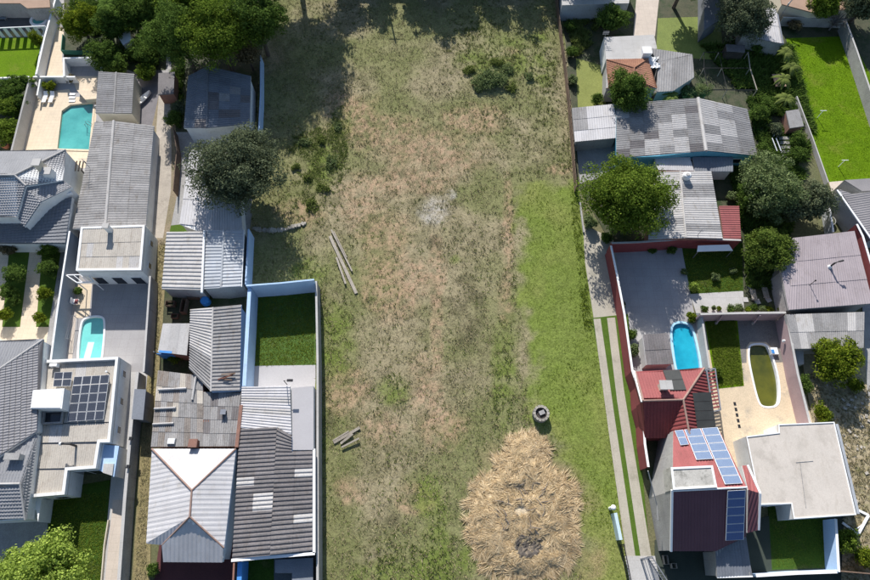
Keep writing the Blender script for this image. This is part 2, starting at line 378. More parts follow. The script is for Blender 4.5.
def plane_axes(poly):
    n = Vector((0, 0, 0)); k = len(poly)
    for i in range(k): n += poly[i].cross(poly[(i+1) % k])
    n.normalize(); n = n if n.z > 0 else -n
    w = Vector((0, 0, 1))-n*n.z
    w = w.normalized() if w.length > .03 else Vector((0, 1, 0)); return n, w.cross(n).normalized(), w
def span(P2, x, ax):
    """extent of the polygon across the line coordinate[ax] = x"""
    o = 1-ax; r = []
    for a, b in zip(P2, P2[1:]+P2[:1]):
        if (a[ax]-x)*(b[ax]-x) <= 0 and abs(a[ax]-b[ax]) > 1e-9:
            r.append(a[o]+(b[o]-a[o])*(x-a[ax])/(b[ax]-a[ax]))
    return (min(r), max(r)) if len(r) > 1 else None
def sheet_clip(roof, poly, m, width=1.1, pitch=.4, rib=.04, name='roof_sheet', up=None):
    """sheets cut to the outline of a hipped plane; ribs follow the fall line"""
    n, u, w = plane_axes(poly)
    if up is not None: w = (up-n*up.dot(n)).normalized(); u = w.cross(n).normalized()
    o = poly[0]; P2 = [((p-o).dot(u), (p-o).dot(w)) for p in poly]
    x0, x1 = min(p[0] for p in P2), max(p[0] for p in P2); nc = max(1, round((x1-x0)/width)); cw = (x1-x0)/nc; nr = max(1, round(cw/pitch))
    for c in range(nc):
        xs = [(x0+cw*(c+(k+f)/nr), h) for k in range(nr) for f, h in ((0, 0), (.34, 0), (.46, rib), (.84, rib), (.98, 0))]+[(x0+cw*(c+1)-.004, 0)]
        b = MB(); vs = []
        for x, h in xs:
            s_ = span(P2, min(max(x, x0+.003), x1-.003), 0)
            if not s_: s_ = (0, 0)
            vs += [o+u*x+w*s_[0]+n*(h+.045), o+u*x+w*s_[1]+n*(h+.03)]
        up_ = (vs[2]-vs[0]).cross(vs[1]-vs[0]).dot(n) >= 0
        b.add(vs, [(2*k, 2*k+2, 2*k+3, 2*k+1) if up_ else (2*k+1, 2*k+3, 2*k+2, 2*k) for k in range(len(xs)-1)]); b.build(name, m, roof)
def tile_clip(roof, poly, m, course=.36, tw=.34, name='tile_courses'):
    n, u, w = plane_axes(poly); o = poly[0]; P2 = [((p-o).dot(u), (p-o).dot(w)) for p in poly]
    y0, y1 = min(p[1] for p in P2), max(p[1] for p in P2); nv = max(2, round((y1-y0)/course)); ch = (y1-y0)/nv; b = MB()
    for j in range(nv):
        s0 = span(P2, y0+ch*j+.004, 1); s1 = span(P2, min(y1-.004, y0+ch*(j+1)), 1)
        if not s0 or not s1: continue
        wl = max(s0[1]-s0[0], s1[1]-s1[0]); xl, xr = min(s0[0], s1[0]), max(s0[1], s1[1]); nu = max(1, round((xr-xl)/tw)); vs = []
        prof = [(k+f, h) for k in range(nu) for f, h in ((0, 0), (.3, .05), (.55, .05), (.85, 0))]+[(nu, 0)]
        for x, h in prof:
            X = xl+(xr-xl)*x/nu; e = R.uniform(0, .01)
            a, c = min(max(X, s0[0]), s0[1]), min(max(X, s1[0]), s1[1])
            vs += [o+u*a+w*(y0+ch*j)+n*(h+.10+e), o+u*c+w*(y0+ch*(j+1)+.02)+n*(h*.8+.02), o+u*a+w*(y0+ch*j)+n*(h+.02)]
        fs = []
        for k in range(len(prof)-1):
            a = 3*k
            for f in ((a, a+3, a+4, a+1), (a+2, a+5, a+3, a)): fs.append(f)
        b.add(vs, fs)
    q = b.build(name, m, roof); q['kind'] = 'stuff'; return q

def key(p): return (round(p[0], 2), round(p[1], 2), round(p[2], 2))
def house(name, label, planes, zb, wm, rm=None, cat='house', shrink=.96, z0=0.0, group=None):
    """planes: lists of 3-D corner points that meet edge to edge. Makes the thing, its walls and the roof body"""
    planes = [[Vector(p) for p in pl] for pl in planes]
    allp = [p for pl in planes for p in pl]
    c = sum(allp, Vector())/len(allp)
    t = thing(name, label, cat, (c.x, c.y, z0), group); off = Vector((c.x, c.y, z0))
    planes = [[p-off for p in pl] for pl in planes]; zb -= z0
    ed = {}
    for pl in planes:
        nz = area2(pl); pl2 = pl if nz > 0 else pl[::-1]
        pl2 = [p for i, p in enumerate(pl2) if key(p) != key(pl2[i-1])]
        for a, b in zip(pl2, pl2[1:]+pl2[:1]):
            k = (key(b), key(a))
            if k in ed: del ed[k]
            else: ed[(key(a), key(b))] = (a, b)
    r = MB(); w = MB()
    for pl in planes:
        pl2 = pl if area2(pl) > 0 else pl[::-1]
        pl2 = [p for i, p in enumerate(pl2) if key(p) != key(pl2[i-1])]
        r.add([p-Vector((0, 0, .03)) for p in pl2], [tuple(range(len(pl2)))])
        r.add([(p.x, p.y, zb-.02) for p in pl2], [tuple(range(len(pl2)))[::-1]])
    for a, b in ed.values():
        r.add([(a.x, a.y, zb-.02), (b.x, b.y, zb-.02), b-Vector((0, 0, .03)), a-Vector((0, 0, .03))], [(0, 1, 2, 3)])
        A, B = a*shrink, b*shrink
        w.add([(A.x, A.y, 0), (B.x, B.y, 0), (B.x, B.y, zb), (A.x, A.y, zb)], [(0, 1, 2, 3)])
    w.build('wall', wm, t)
    ro = r.build('roof', rm or wm, t)
    t['_p'] = 0; del t['_p']
    return t, ro, planes, off
def cap(roof, p, q, m, off=Vector(), r=.14, lift=.06, name='ridge_cap'):
    b = MB(); up = Vector((0, 0, lift)); b.tube([p-off+up, q-off+up], [r, r], 8); return b.build(name, m, roof)
def rim(roof, pts, m, off, w=.25, h=.25, name='parapet', dz=0.0):
    """parapet ring along a closed outline"""
    b = MB(); Q = [p-off for p in pts]; n = len(Q)
    o, i = offset_line(Q, 0, True), offset_line(Q, w if area2(Q) > 0 else -w, True)
    for k in range(n):
        j = (k+1) % n; z0, z1, z2, z3 = Q[k].z+dz, Q[j].z+dz, Q[j].z+h+dz, Q[k].z+h+dz
        vs = [(o[k].x, o[k].y, z0), (o[j].x, o[j].y, z1), (o[j].x, o[j].y, z2), (o[k].x, o[k].y, z3),
              (i[k].x, i[k].y, z0), (i[j].x, i[j].y, z1), (i[j].x, i[j].y, z2), (i[k].x, i[k].y, z3)]
        fs = [(0, 1, 2, 3), (5, 4, 7, 6), (3, 2, 6, 7)]
        b.add(vs, fs if area2(Q) > 0 else [f[::-1] for f in fs])
    return b.build(name, m, roof)
def windows(t, a, b, off, n, zlo, zhi, w=1.1, m=None, frame=None, out=.04, names='window'):
    """n windows let into the wall face running from a to b (outer side is to the right of a->b)"""
    a, b = Vector(a)-off, Vector(b)-off; d = Vector((b.x-a.x, b.y-a.y, 0)); ln = d.length; d.normalize(); nn = Vector((d.y, -d.x, 0))
    for i in range(n):
        c = Vector((a.x, a.y, 0))+d*ln*(i+.5)/n+nn*out
        f = MB().bar(c-d*w/2+Vector((0, 0, (zlo+zhi)/2)), c+d*w/2+Vector((0, 0, (zlo+zhi)/2)), .1, zhi-zlo).build(names, frame or M_wpaint, t)
        MB().bar(c+nn*.06-d*(w/2-.07)+Vector((0, 0, (zlo+zhi)/2)), c+nn*.06+d*(w/2-.07)+Vector((0, 0, (zlo+zhi)/2)), .03, zhi-zlo-.14).build('pane', m or M_navy, f)
def flat_house(name, label, pts, h, wm, rm, par=None, parm=None, cat='house', shrink=1.0, slope=0, z0=0.0, group=None):
    """slab-roofed block; pts = where the roof outline was sighted"""
    q = ccw(L(pts, h))
    c = sum(q, Vector())/len(q); t = thing(name, label, cat, (c.x, c.y, z0), group); off = Vector((c.x, c.y, z0))
    Q = [p-off for p in q]
    b = MB(); b.prism([p*shrink for p in Q], 0, h-z0-.18); b.build('wall', wm, t)
    ro = MB().prism(Q, h-z0-.175, h-z0).build('roof', rm, t)
    if par: rim(ro, q, parm or wm, off, .22, par)
    return t, ro, off

def solar(name, label, q, nu, nv, lift=.12, skip=(), cells=None):
    """array of panels on quad q (3-D): nu across, nv down"""
    c = sum(q, Vector())/4; t = thing(name, label, 'solar array', c); n = qnorm(q)
    for j in range(nv):
        for i in range(nu):
            if (i, j) in skip: continue
            e = .012
            cs = [quadpt(q, i/nu+e/nu*1.6, j/nv+e/nv*2.2), quadpt(q, (i+1)/nu-e/nu*1.6, j/nv+e/nv*2.2),
                  quadpt(q, (i+1)/nu-e/nu*1.6, (j+1)/nv-e/nv*2.2), quadpt(q, i/nu+e/nu*1.6, (j+1)/nv-e/nv*2.2)]
            pc = sum(cs, Vector())/4
            lo = [p-pc for p in cs]; 
            if n.dot((lo[1]-lo[0]).cross(lo[2]-lo[0])) < 0: lo = lo[::-1]
            fr = MB().hexa([p+n*(lift-.05) for p in lo], [p+n*lift for p in lo]).build('solar_panel', M_wpaint, t); fr.location = pc-c
            k = [p*(1-.055) for p in lo]
            # keep the frame the same width on both sides
            MB().hexa([p+n*(lift-.01) for p in k], [p+n*(lift+.006) for p in k]).build('cells', cells or M_solar, fr)
    b = MB()
    for f in (.15, .85):
        a_, b_ = quadpt(q, .02, f)-c, quadpt(q, .98, f)-c
        b.bar(a_+n*(lift-.09), b_+n*(lift-.09), .05, .06)
    b.build('mounting_rail', M_metal, t)
    return t

rs = np.random.RandomState(11)
def unit(n, up=0.0):
    e = rs.normal(size=(n, 3)); e[:, 2] += up; return e/np.linalg.norm(e, axis=1)[:, None]
def leaves(C, Rr, n, leaf, lobes, fill=.3):
    """leaf-sized rhombs on small clumps, the clumps on the lobes of the crown: C centre, Rr (rx, ry, rz)"""
    Rr = np.array(Rr, float)
    d = unit(lobes); d[:, 2] = np.abs(d[:, 2])*1.1-.3; d /= np.linalg.norm(d, axis=1)[:, None]
    lc = d*Rr*rs.uniform(.48, .72, lobes)[:, None]; lr = rs.uniform(.32, .46, lobes)
    K = max(24, int(lobes*9)); li = rs.randint(0, lobes, K); e = unit(K, .3)
    cc = lc[li]+e*Rr*(lr[li]*rs.uniform(.75, 1.02, K))[:, None]; cr = rs.uniform(.11, .21, K)*(1+.5*(lobes < 12))
    ins = rs.rand(n) < fill; ci = rs.randint(0, K, n)
    e2 = unit(n, .25); pos = cc[ci]+e2*Rr*(cr[ci]*np.clip(rs.normal(.92, .13, n), .3, 1.25))[:, None]
    core = unit(n)*Rr*(rs.uniform(.25, .8, n))[:, None]*np.array([.9, .9, .8])
    pos = np.where(ins[:, None], core, pos)
    nrm = e2+rs.normal(scale=.4, size=(n, 3)); nrm /= np.linalg.norm(nrm, axis=1)[:, None]
    a = np.cross(nrm, rs.normal(size=(n, 3))); a /= np.linalg.norm(a, axis=1)[:, None]; b = np.cross(nrm, a)
    s = (leaf*rs.uniform(.45, 1.2, n)*np.where(ins, 1.5, .85))[:, None]
    V = np.stack([pos-a*s*.5, pos+b*s*.36-nrm*s*.06, pos+a*s*.5, pos-b*s*.36+nrm*s*.06], 1).reshape(-1, 3)+np.array(C)
    return V, np.arange(4*n).reshape(n, 4), lc
def tree(name, label, u, v, zc, r, m, n=5000, leaf=.34, rz=None, lobes=16, group=None, cat='tree', ry=None, fill=.28, xy=None):
    """(u, v): where the crown's centre, zc above ground, was sighted; r crown radius in metres"""
    p = P(u, v, zc) if xy is None else Vector((xy[0], xy[1], zc))
    rz = rz or r*.8; t = thing(name, label, cat, (p.x, p.y, 0), group)
    V, F, lc = leaves((0, 0, zc), (r, ry or r, rz), int(n*2.5), leaf, lobes, fill=fill)
    V[:, 2] = np.maximum(V[:, 2], .03+rs.rand(len(V))*.05)
    big_mesh('crown', V, F, m, t)
    b = MB(); tr = max(.06, r*.055); top = zc+rz*.2
    b.tube([(0, 0, 0), (R.uniform(-.1, .1), R.uniform(-.1, .1), max(.2, zc-rz*.6)), (0, 0, top)], [tr*1.35, tr, tr*.4], 7)
    for k in range(min(7, lobes)):
        z_ = max(.2, zc-rz*R.uniform(.2, .7)); q = lc[k]
        b.tube([(0, 0, z_), (q[0]*.5, q[1]*.5, lerp(z_, zc+q[2], .6)), (q[0], q[1], max(.25, zc+q[2]))], [tr*.55, tr*.35, tr*.1], 5)
    b.build('trunk', M_bark, t)
    return t
def shrub(name, label, u, v, r, m, h=None, n=900, leaf=.2, group=None, lobes=8, cat='shrub'):
    h = h or r*1.5
    return tree(name, label, u, v, h*.55, r, m, n, leaf, rz=h*.5, lobes=lobes, group=group, cat=cat)
def banana(label, u, v, z, ln=1.7, n=9, group=None, m=None, name='banana_plant', cat='plant'):
    p = P(u, v, z); t = thing(name, label, cat, (p.x, p.y, 0), group)
    MB().tube([(0, 0, 0), (.03, 0, z*.6), (0, 0, z)], [.14, .12, .07], 7).build('stem', G_weed, t)
    for k in range(n):
        a = 2*math.pi*k/n+R.uniform(-.3, .3); l = ln*R.uniform(.75, 1.15); wd = .26*l/1.7*R.uniform(.8, 1.2)
        d = Vector((math.cos(a), math.sin(a), 0)); s = Vector((-d.y, d.x, 0)); vs = []; K = 6
        for i in range(K+1):
            f = i/K; c = d*l*(f*.95)+Vector((0, 0, z-.05+l*(.55*f-.85*f*f)*R.uniform(.9, 1.1)))
            w_ = wd*math.sin(math.pi*min(1, .08+f*.92))**.6+.01
            vs += [c-s*w_+Vector((0, 0, -.09*l*.5)), c, c+s*w_+Vector((0, 0, -.09*l*.5))]
        fs = [q for i in range(K) for q in ((3*i, 3*i+1, 3*i+4, 3*i+3), (3*i+1, 3*i+2, 3*i+5, 3*i+4))]
        MB().add(vs, fs).build('leaf', m or G_weed, t)
    return t

def in_poly(X, Y, poly):
    ins = np.zeros(X.shape, bool); n = len(poly)
    for i in range(n):
        x1, y1 = poly[i][:2]; x2, y2 = poly[(i+1) % n][:2]
        c = ((y1 > Y) != (y2 > Y)) & (X < (x2-x1)*(Y-y1)/(y2-y1+1e-12)+x1); ins ^= c
    return ins
def tufts(name, label, pos, hmin, hmax, w, m, blades=3, lean=.5, cat='grass'):
    """pos (n, 3): a few bent blades at each point"""
    n = len(pos); nb = n*blades; base = np.repeat(pos, blades, 0)+np.c_[rs.normal(scale=.05, size=(nb, 2)), np.zeros(nb)]
    a = rs.uniform(0, 2*np.pi, nb); h = rs.uniform(hmin, hmax, nb); ln = rs.uniform(.2, 1, nb)*lean*h*2
    d = np.c_[np.cos(a), np.sin(a), np.zeros(nb)]; s = np.c_[-np.sin(a), np.cos(a), np.zeros(nb)]*w
    tip = base+d*ln[:, None]+np.c_[np.zeros((nb, 2)), h]
    V = np.stack([base-s, base+s, tip], 1).reshape(-1, 3)
    o = big_mesh(name, V, np.arange(3*nb).reshape(nb, 3), m); return tag(o, label, cat, kind='stuff')
def scatter(poly, n):
    poly = np.array([[p[0], p[1]] for p in poly]); lo, hi = poly.min(0), poly.max(0)
    q = rs.uniform(lo, hi, size=(int(n*2.6), 2)); q = q[in_poly(q[:, 0], q[:, 1], poly)][:n]; return q
def vnoise(x, y, s, seed):
    r = np.random.RandomState(seed); g = r.rand(128, 128); X, Y = x/s+50, y/s+50
    i, j = np.floor(X).astype(int), np.floor(Y).astype(int); fx, fy = X-i, Y-j
    fx = fx*fx*(3-2*fx); fy = fy*fy*(3-2*fy); i %= 127; j %= 127
    return (g[i, j]*(1-fx)+g[i+1, j]*fx)*(1-fy)+(g[i, j+1]*(1-fx)+g[i+1, j+1]*fx)*fy
def fbm(x, y, s, seed): return sum(vnoise(x, y, s/2**k, seed+k)*.5**k for k in range(4))/1.875

# ---------------------------------------------------------------- pools (their outlines are cut out of the ground)
def chaikin(p, k=2):
    for _ in range(k):
        p = [q for a, b in zip(p, p[1:]+p[:1]) for q in (lerp(a, b, .25), lerp(a, b, .75))]
    return p
POOL1 = ccw(L([(62, 111), (70.5, 105), (94, 102.5), (89.5, 150), (57.5, 149)]))
POOL2 = ccw(chaikin(L([(86, 318), (101, 316.5), (105, 322), (101.5, 362), (98, 367), (82, 368), (78, 364), (81.5, 324)]), 3))
POOL3 = ccw(chaikin(L([(672.5, 326), (678, 323), (687, 324), (692.5, 329), (701, 369), (697, 373), (680, 374), (676, 370), (671.5, 336)]), 2))
POOL4 = ccw(chaikin(L([(749, 348), (752, 345), (764, 344.5), (769, 349), (777.5, 376), (779, 400), (775, 406.5), (763, 407), (758.5, 402), (753, 380), (749, 360)]), 2))
POOLS = [POOL1, POOL2, POOL3, POOL4]
HOLES = [[q for q in offset_line(p, -.06, True)] for p in POOLS]

def ground_sheet():
    z = -.04
    out = [Vector(p) for p in ((-900, -500, z), (900, -500, z), (900, 1500, z), (-900, 1500, z))]
    rings = [out]+[[Vector((q.x, q.y, z)) for q in h] for h in HOLES]
    tri = geometry.tessellate_polygon(rings); flat = [p for r in rings for p in r]; fs = []
    for q in tri:
        a, c, d = [flat[i] for i in q]
        if abs((c-a).cross(d-a).z) > 1e-7: fs.append(tuple(q) if (c-a).cross(d-a).z > 0 else tuple(reversed(q)))
    tag(MB().add(flat, fs).build('ground', M_ground), kind='structure')
ground_sheet()

def pool(label, poly, rimw, depth, shell, water, rimm, rimz=.12, level=-.22):
    c = sum(poly, Vector())/len(poly); t = thing('swimming_pool', label, 'pool', (c.x, c.y, 0))
    Q = [p-c for p in poly]; n = len(Q)
    b = MB(); b.add([(p.x, p.y, .02) for p in Q]+[(p.x*.96, p.y*.96, -depth) for p in Q],
                    [(i, n+i, n+(i+1) % n, (i+1) % n) for i in range(n)]+[tuple(range(n, 2*n))]); b.build('basin', shell, t)
    w = MB().add([(p.x, p.y, level) for p in Q], [tuple(range(n))]).build('water', water, t)
    o, i_ = offset_line(Q, -rimw, True), offset_line(Q, .03, True); b = MB()
    vs = [(p.x, p.y, -.05) for p in o]+[(p.x, p.y, rimz) for p in o]+[(p.x, p.y, rimz) for p in i_]+[(p.x, p.y, level-.1) for p in i_]
    b.add(vs, [(k*n+i, k*n+(i+1) % n, (k+1)*n+(i+1) % n, (k+1)*n+i) for k in range(3) for i in range(n)]); b.build('rim', rimm, t)
    return t, c
t, c = pool('angular turquoise pool beside the cream deck at upper left', POOL1, .28, 1.2, M_pool, M_water, M_tilefl)
lad = MB(); q = P(86, 127)-c; lad.tube([(q.x+.9, q.y, .1), (q.x+.6, q.y, .75), (q.x+.1, q.y, .7), (q.x, q.y, -.6)], [.035]*4, 6)
lad.tube([(q.x+.9, q.y+.5, .1), (q.x+.6, q.y+.5, .75), (q.x+.1, q.y+.5, .7), (q.x, q.y+.5, -.6)], [.035]*4, 6); lad.build('hand_rail', M_metal, t)
t, c = pool('turquoise fibreglass pool with white rim in the left grey patio', POOL2, .22, 1.2, M_pool, watermat('pale_turquoise_water', (.2, .62, .56), (.15, .52, .48), .3), M_wpaint)
a = P(87.5, 352)-c; MB().box((a.x, a.y, -.6), .85, 2.9, .385).build('bench', mat('white_pool_step', (.6, .82, .8), (.55, .78, .76), 1, fine=.04), t)
pool('bright blue rounded pool behind the red tiled house', POOL3, .26, 1.2, M_poolb, M_waterb, mat('pale_blue_rim', (.42, .66, .78), (.36, .6, .72), 1, fine=.05))
pool('stagnant green tapered pool in the walled courtyard', POOL4, .2, 1.1, M_poolg, M_waterg, M_wpaint, .12, -.35)

# ---------------------------------------------------------------- the vacant lot
FIELD = L([(268, -22), (557, -22), (566, 60), (572, 130), (577, 185), (584, 250), (593, 322), (602, 374), (609, 430), (622, 502), (640, 600), (318, 600),
           (317, 285), (248, 284), (252, 230), (256, 130), (262, 60)])
def field():
    fx = np.array([p.x for p in FIELD]); fy = np.array([p.y for p in FIELD]); st = .3
    xs = np.arange(fx.min()-st, fx.max()+st, st); ys = np.arange(fy.min()-st, fy.max()+st, st)
    X, Y = np.meshgrid(xs, ys, indexing='ij'); ins = in_poly(X, Y, FIELD)
    Z = .02+.10*(fbm(X, Y, 5, 3)-.3)+.07*fbm(X, Y, .9, 9)
    U, Vv = pix(X, Y)
    def blob(u, v, ru, rv, soft=1.0):
        d = ((U-u)/ru)**2+((Vv-v)/rv)**2+(fbm(X, Y, 3, 21)-.5)*1.6; return np.clip((1.25-d)/soft, 0, 1)
    n1, n2, n3 = fbm(X, Y, 7, 31), fbm(X, Y, 1.6, 41), fbm(X, Y, .5, 51)
    dry, dryd = np.array([.295, .253, .152]), np.array([.17, .158, .08])
    grn, lush, soil, ash, dark = np.array([.15, .17, .055]), np.array([.15, .205, .034]), np.array([.42, .275, .18]), np.array([.46, .43, .40]), np.array([.075, .065, .04])
    def mx(c, t, w): return c*(1-w[..., None])+t*w[..., None]
    col = np.zeros(X.shape+(3,))+dry
    col = mx(col, dryd, np.clip((n2-.40)*4, 0, 1)*.7); col = mx(col, dark*1.3, np.clip((n3-.66)*6, 0, 1)*.55)
    mid = np.clip(1-np.abs(U-415)/95, 0, 1)*np.clip(1-np.abs(Vv-300)/230, 0, 1)
    col = mx(col, grn, np.clip((n1-.30-.28*mid)*4, 0, 1)*.66)
    sw = np.zeros(X.shape)
    for b in [(395, 275, 38, 28), (388, 235, 30, 25), (360, 200, 30, 30), (430, 150, 60, 25), (437, 330, 7, 60), (437, 265, 10, 30), (345, 390, 26, 28), (425, 385, 18, 34),
              (440, 425, 26, 26), (352, 490, 18, 16), (470, 120, 40, 16), (410, 180, 40, 20), (385, 430, 22, 18), (508, 240, 6, 70), (505, 300, 8, 30), (390, 300, 30, 25), (350, 110, 30, 20),
              (300, 215, 30, 14), (560, 170, 14, 6), (510, 55, 10, 8), (375, 130, 50, 20), (415, 500, 22, 16)]: sw = np.maximum(sw, blob(*b))
    col = mx(col, soil, sw*np.clip((n3-.25)*2.2, 0, 1)*.7)
    lw = np.zeros(X.shape)
    for b in [(437, 560, 18, 60), (430, 500, 14, 24), (340, 130, 12, 22), (325, 165, 16, 26), (310, 270, 20, 10), (505, 370, 14, 60), (330, 345, 30, 40), (480, 560, 30, 20), (455, 260, 6, 6), (500, 60, 40, 24), (400, 575, 50, 16),
              (318, 430, 10, 60), (395, 390, 18, 16), (540, 60, 16, 30)]: lw = np.maximum(lw, blob(*b))
    col = mx(col, lush*.95, lw*np.clip((n2-.15)*2.2, 0, 1)*.7)
    edge = np.interp(Vv, [175, 183, 300, 345, 370, 420, 450, 520, 560, 600], [620, 513, 517, 528, 524, 530, 556, 578, 582, 586])
    gs = np.clip((U-edge)/14+(n2-.5)*2.6+.15, 0, 1)*np.clip((Vv-176)/16+(n2-.5)*1.5, 0, 1)
    col = mx(col, lush, gs*.88); col = mx(col, np.array([.26, .25, .09]), gs*np.clip((n1-.42)*4, 0, 1)*.5)
    col = mx(col, soil*.9, gs*blob(585, 560, 26, 26)*.5)
    for b in [(432, 210, 17, 15), (451, 195, 5, 5)]: col = mx(col, ash, blob(*b)*np.clip((n3-.2)*2, 0, 1)*.55)
    for b in [(387, 372, 10, 7), (437, 240, 18, 10), (470, 300, 20, 30), (460, 335, 20, 16), (325, 420, 10, 20), (395, 520, 14, 8)]: col = mx(col, dark, blob(*b)*np.clip((n2-.35)*3, 0, 1)*.6)
    col = mx(col, np.array([.3, .22, .13]), blob(525, 512, 62, 72)*.7)
    col = mx(col, np.array([.02, .018, .016]), blob(527, 545, 15, 12)*.9)
    col *= (.78+.44*n3)[..., None]
    nx, ny = X.shape; idx = np.arange(nx*ny).reshape(nx, ny)
    keep = ins[:-1, :-1] | ins[1:, :-1] | ins[1:, 1:] | ins[:-1, 1:]
    F = np.stack([idx[:-1, :-1], idx[1:, :-1], idx[1:, 1:], idx[:-1, 1:]], -1)[keep]
    used, inv = np.unique(F, return_inverse=True); F = inv.reshape(F.shape)
    V = np.c_[X.ravel(), Y.ravel(), Z.ravel()][used]; C = np.c_[col.reshape(-1, 3)[used], np.ones(len(used))]
    m = bpy.data.materials.new('vacant_lot_soil_and_grass'); m.use_nodes = True; N = m.node_tree.nodes; K = m.node_tree.links; b = N['Principled BSDF']
    at = N.new('ShaderNodeAttribute'); at.attribute_name = 'soil'
    ns = N.new('ShaderNodeTexNoise'); ns.inputs['Scale'].default_value = 4; ns.inputs['Detail'].default_value = 8; ns.inputs['Roughness'].default_value = .75
    ge = N.new('ShaderNodeNewGeometry'); K.new(ge.outputs['Position'], ns.inputs['Vector'])
    mr = N.new('ShaderNodeMapRange'); mr.inputs[1].default_value = .3; mr.inputs[2].default_value = .7; mr.inputs[3].default_value = .55; mr.inputs[4].default_value = 1.4; K.new(ns.outputs[0], mr.inputs[0])
    vm = N.new('ShaderNodeVectorMath'); vm.operation = 'SCALE'; K.new(at.outputs['Color'], vm.inputs[0]); K.new(mr.outputs[0], vm.inputs['Scale'])
    K.new(vm.outputs[0], b.inputs['Base Color']); b.inputs['Roughness'].default_value = .95; b.inputs['Specular IOR Level'].default_value = .1
    bp = N.new('ShaderNodeBump'); bp.inputs['Strength'].default_value = .8; bp.inputs['Distance'].default_value = .12; K.new(ns.outputs[0], bp.inputs['Height']); K.new(bp.outputs[0], b.inputs['Normal'])
    o = big_mesh('vacant_lot', V, F, m); tag(o, kind='structure')
    a = o.data.color_attributes.new('soil', 'FLOAT_COLOR', 'POINT'); a.data.foreach_set('color', C.astype(np.float32).ravel())
    # grasses
    q = scatter(FIELD, 46000); u, v = pix(q[:, 0], q[:, 1])
    e = np.interp(v, [175, 183, 300, 345, 370, 420, 450, 520, 560, 600], [620, 513, 517, 528, 524, 530, 556, 578, 582, 586])
    nz = fbm(q[:, 0], q[:, 1], 1.6, 41); heap = ((u-525)/58)**2+((v-512)/68)**2 < 1
    bare = ((u-395)/45)**2+((v-265)/40)**2 < 1
    green = (u > e+rs.normal(scale=7, size=len(q))) & (v > 184) & ~heap; dryp = (u < e) & ~heap & ((nz > .38) | (rs.rand(len(q)) < .35)) & (~bare | (rs.rand(len(q)) < .45))
    z = np.full((len(q), 1), .02)
    tufts('dry_grass', 'thin dry straw-coloured grass covering the vacant lot', np.c_[q, z][dryp], .08, .3, .045, G_dry, 3, .9)
    tufts('green_grass', 'short green grass strip along the twin-track driveway', np.c_[q, z][green], .06, .2, .04, G_grass, 4, .8)
    w = q[(rs.rand(len(q)) < .05+.17*np.clip(np.abs(u-415)/100, 0, 1)+.08*(v > 400)) & (u < e) & ~heap]
    tufts('weeds', 'small green weeds sprinkled over the vacant lot', np.c_[w, np.full((len(w), 1), .02)], .08, .26, .06, G_weed, 5, .9, 'weeds')
    w = q[(np.maximum.reduce([np.exp(-(((u-a)/r)**2+((v-b_)/s_)**2)) for a, b_, r, s_ in [(338, 140, 12, 30), (318, 178, 26, 34), (305, 150, 18, 14), (290, 205, 20, 14), (318, 360, 8, 60), (400, 560, 40, 20), (480, 30, 30, 14), (330, 330, 26, 36), (500, 60, 45, 25), (320, 430, 9, 60), (437, 550, 14, 50), (308, 270, 14, 10), (505, 375, 12, 50), (320, 300, 8, 40), (395, 385, 16, 14), (545, 80, 14, 50), (565, 160, 8, 20)]]) > rs.rand(len(q))*1.3+.12) & (rs.rand(len(q)) < .55) & ~heap]
    tufts('lush_weeds', 'taller green weeds in clumps at the edges of the lot', np.c_[w, np.full((len(w), 1), .02)], (.1), .38, .06, G_weed, 7, .9, 'weeds')
field()
# ---------------------------------------------------------------- yards, paths and floors
# far left garden
patch('lawn', [(-40, 39), (43, 37), (35, 77), (-40, 78)], M_lawnb)
patch('garden_bed', [(-40, 78), (31, 77), (14, 150), (-40, 152)], M_yard)
patch('patio', [(-60, -30), (62, -30), (46, 30), (-60, 32)], M_asph)
_z[0] = 0.0215
# pool deck and the ground around it
patch('pool_surround', [(60, -20), (165, -20), (172, 62), (162, 125), (155, 128), (96, 121), (90, 160), (73, 228), (60, 240), (20, 150), (36, 70)], M_patio, HOLES[:1])
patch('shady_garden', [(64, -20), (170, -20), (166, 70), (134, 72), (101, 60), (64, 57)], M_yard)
patch('pool_deck', [(34, 93), (69, 89), (73, 97), (98, 96), (92, 168), (22, 168)], M_tilefl, HOLES[:1])
patch('pool_path', [(57, 25), (64, 28), (62, 60), (66, 76), (46, 77)], M_tilefl)
patch('terrace', [(72, 76), (99, 76), (97, 96), (84, 96), (76, 89)], M_tilefl)
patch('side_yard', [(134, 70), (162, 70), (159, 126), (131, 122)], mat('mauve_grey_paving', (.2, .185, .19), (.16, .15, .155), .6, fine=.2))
patch('lane_edge', [(160, 90), (174, 90), (178, 190), (167, 245), (140, 245), (152, 126)], M_dirt)
patch('lane', [(159, 92), (170, 92), (171.5, 150), (171, 190), (163, 238), (152, 238), (156.5, 126)], mat('worn_lane_concrete', (.43, .38, .31), (.36, .315, .26), .5, fine=.2, stain=(.25, .22, .18), sth=.52))
patch('side_path', [(74, 184), (80, 184), (72, 232), (68, 232)], M_tilefl)
_z[0] = 0.0230
# garden of the grey tiled house
patch('front_garden', [(-30, 240), (66, 240), (49, 352), (-30, 360)], M_lawn)
patch('garden_path', [(31, 240), (43, 240), (36, 327), (20, 327)], M_tilefl)
patch('garden_path', [(-20, 248), (9, 250), (2, 328), (-20, 328)], M_tilefl)
patch('forecourt', [(-30, 327), (53, 327), (42, 380), (-30, 380)], M_tilefl)
patch('planting_strip', [(62, 244), (68, 244), (52, 350), (45, 350)], M_conc)
_z[0] = 0.0245
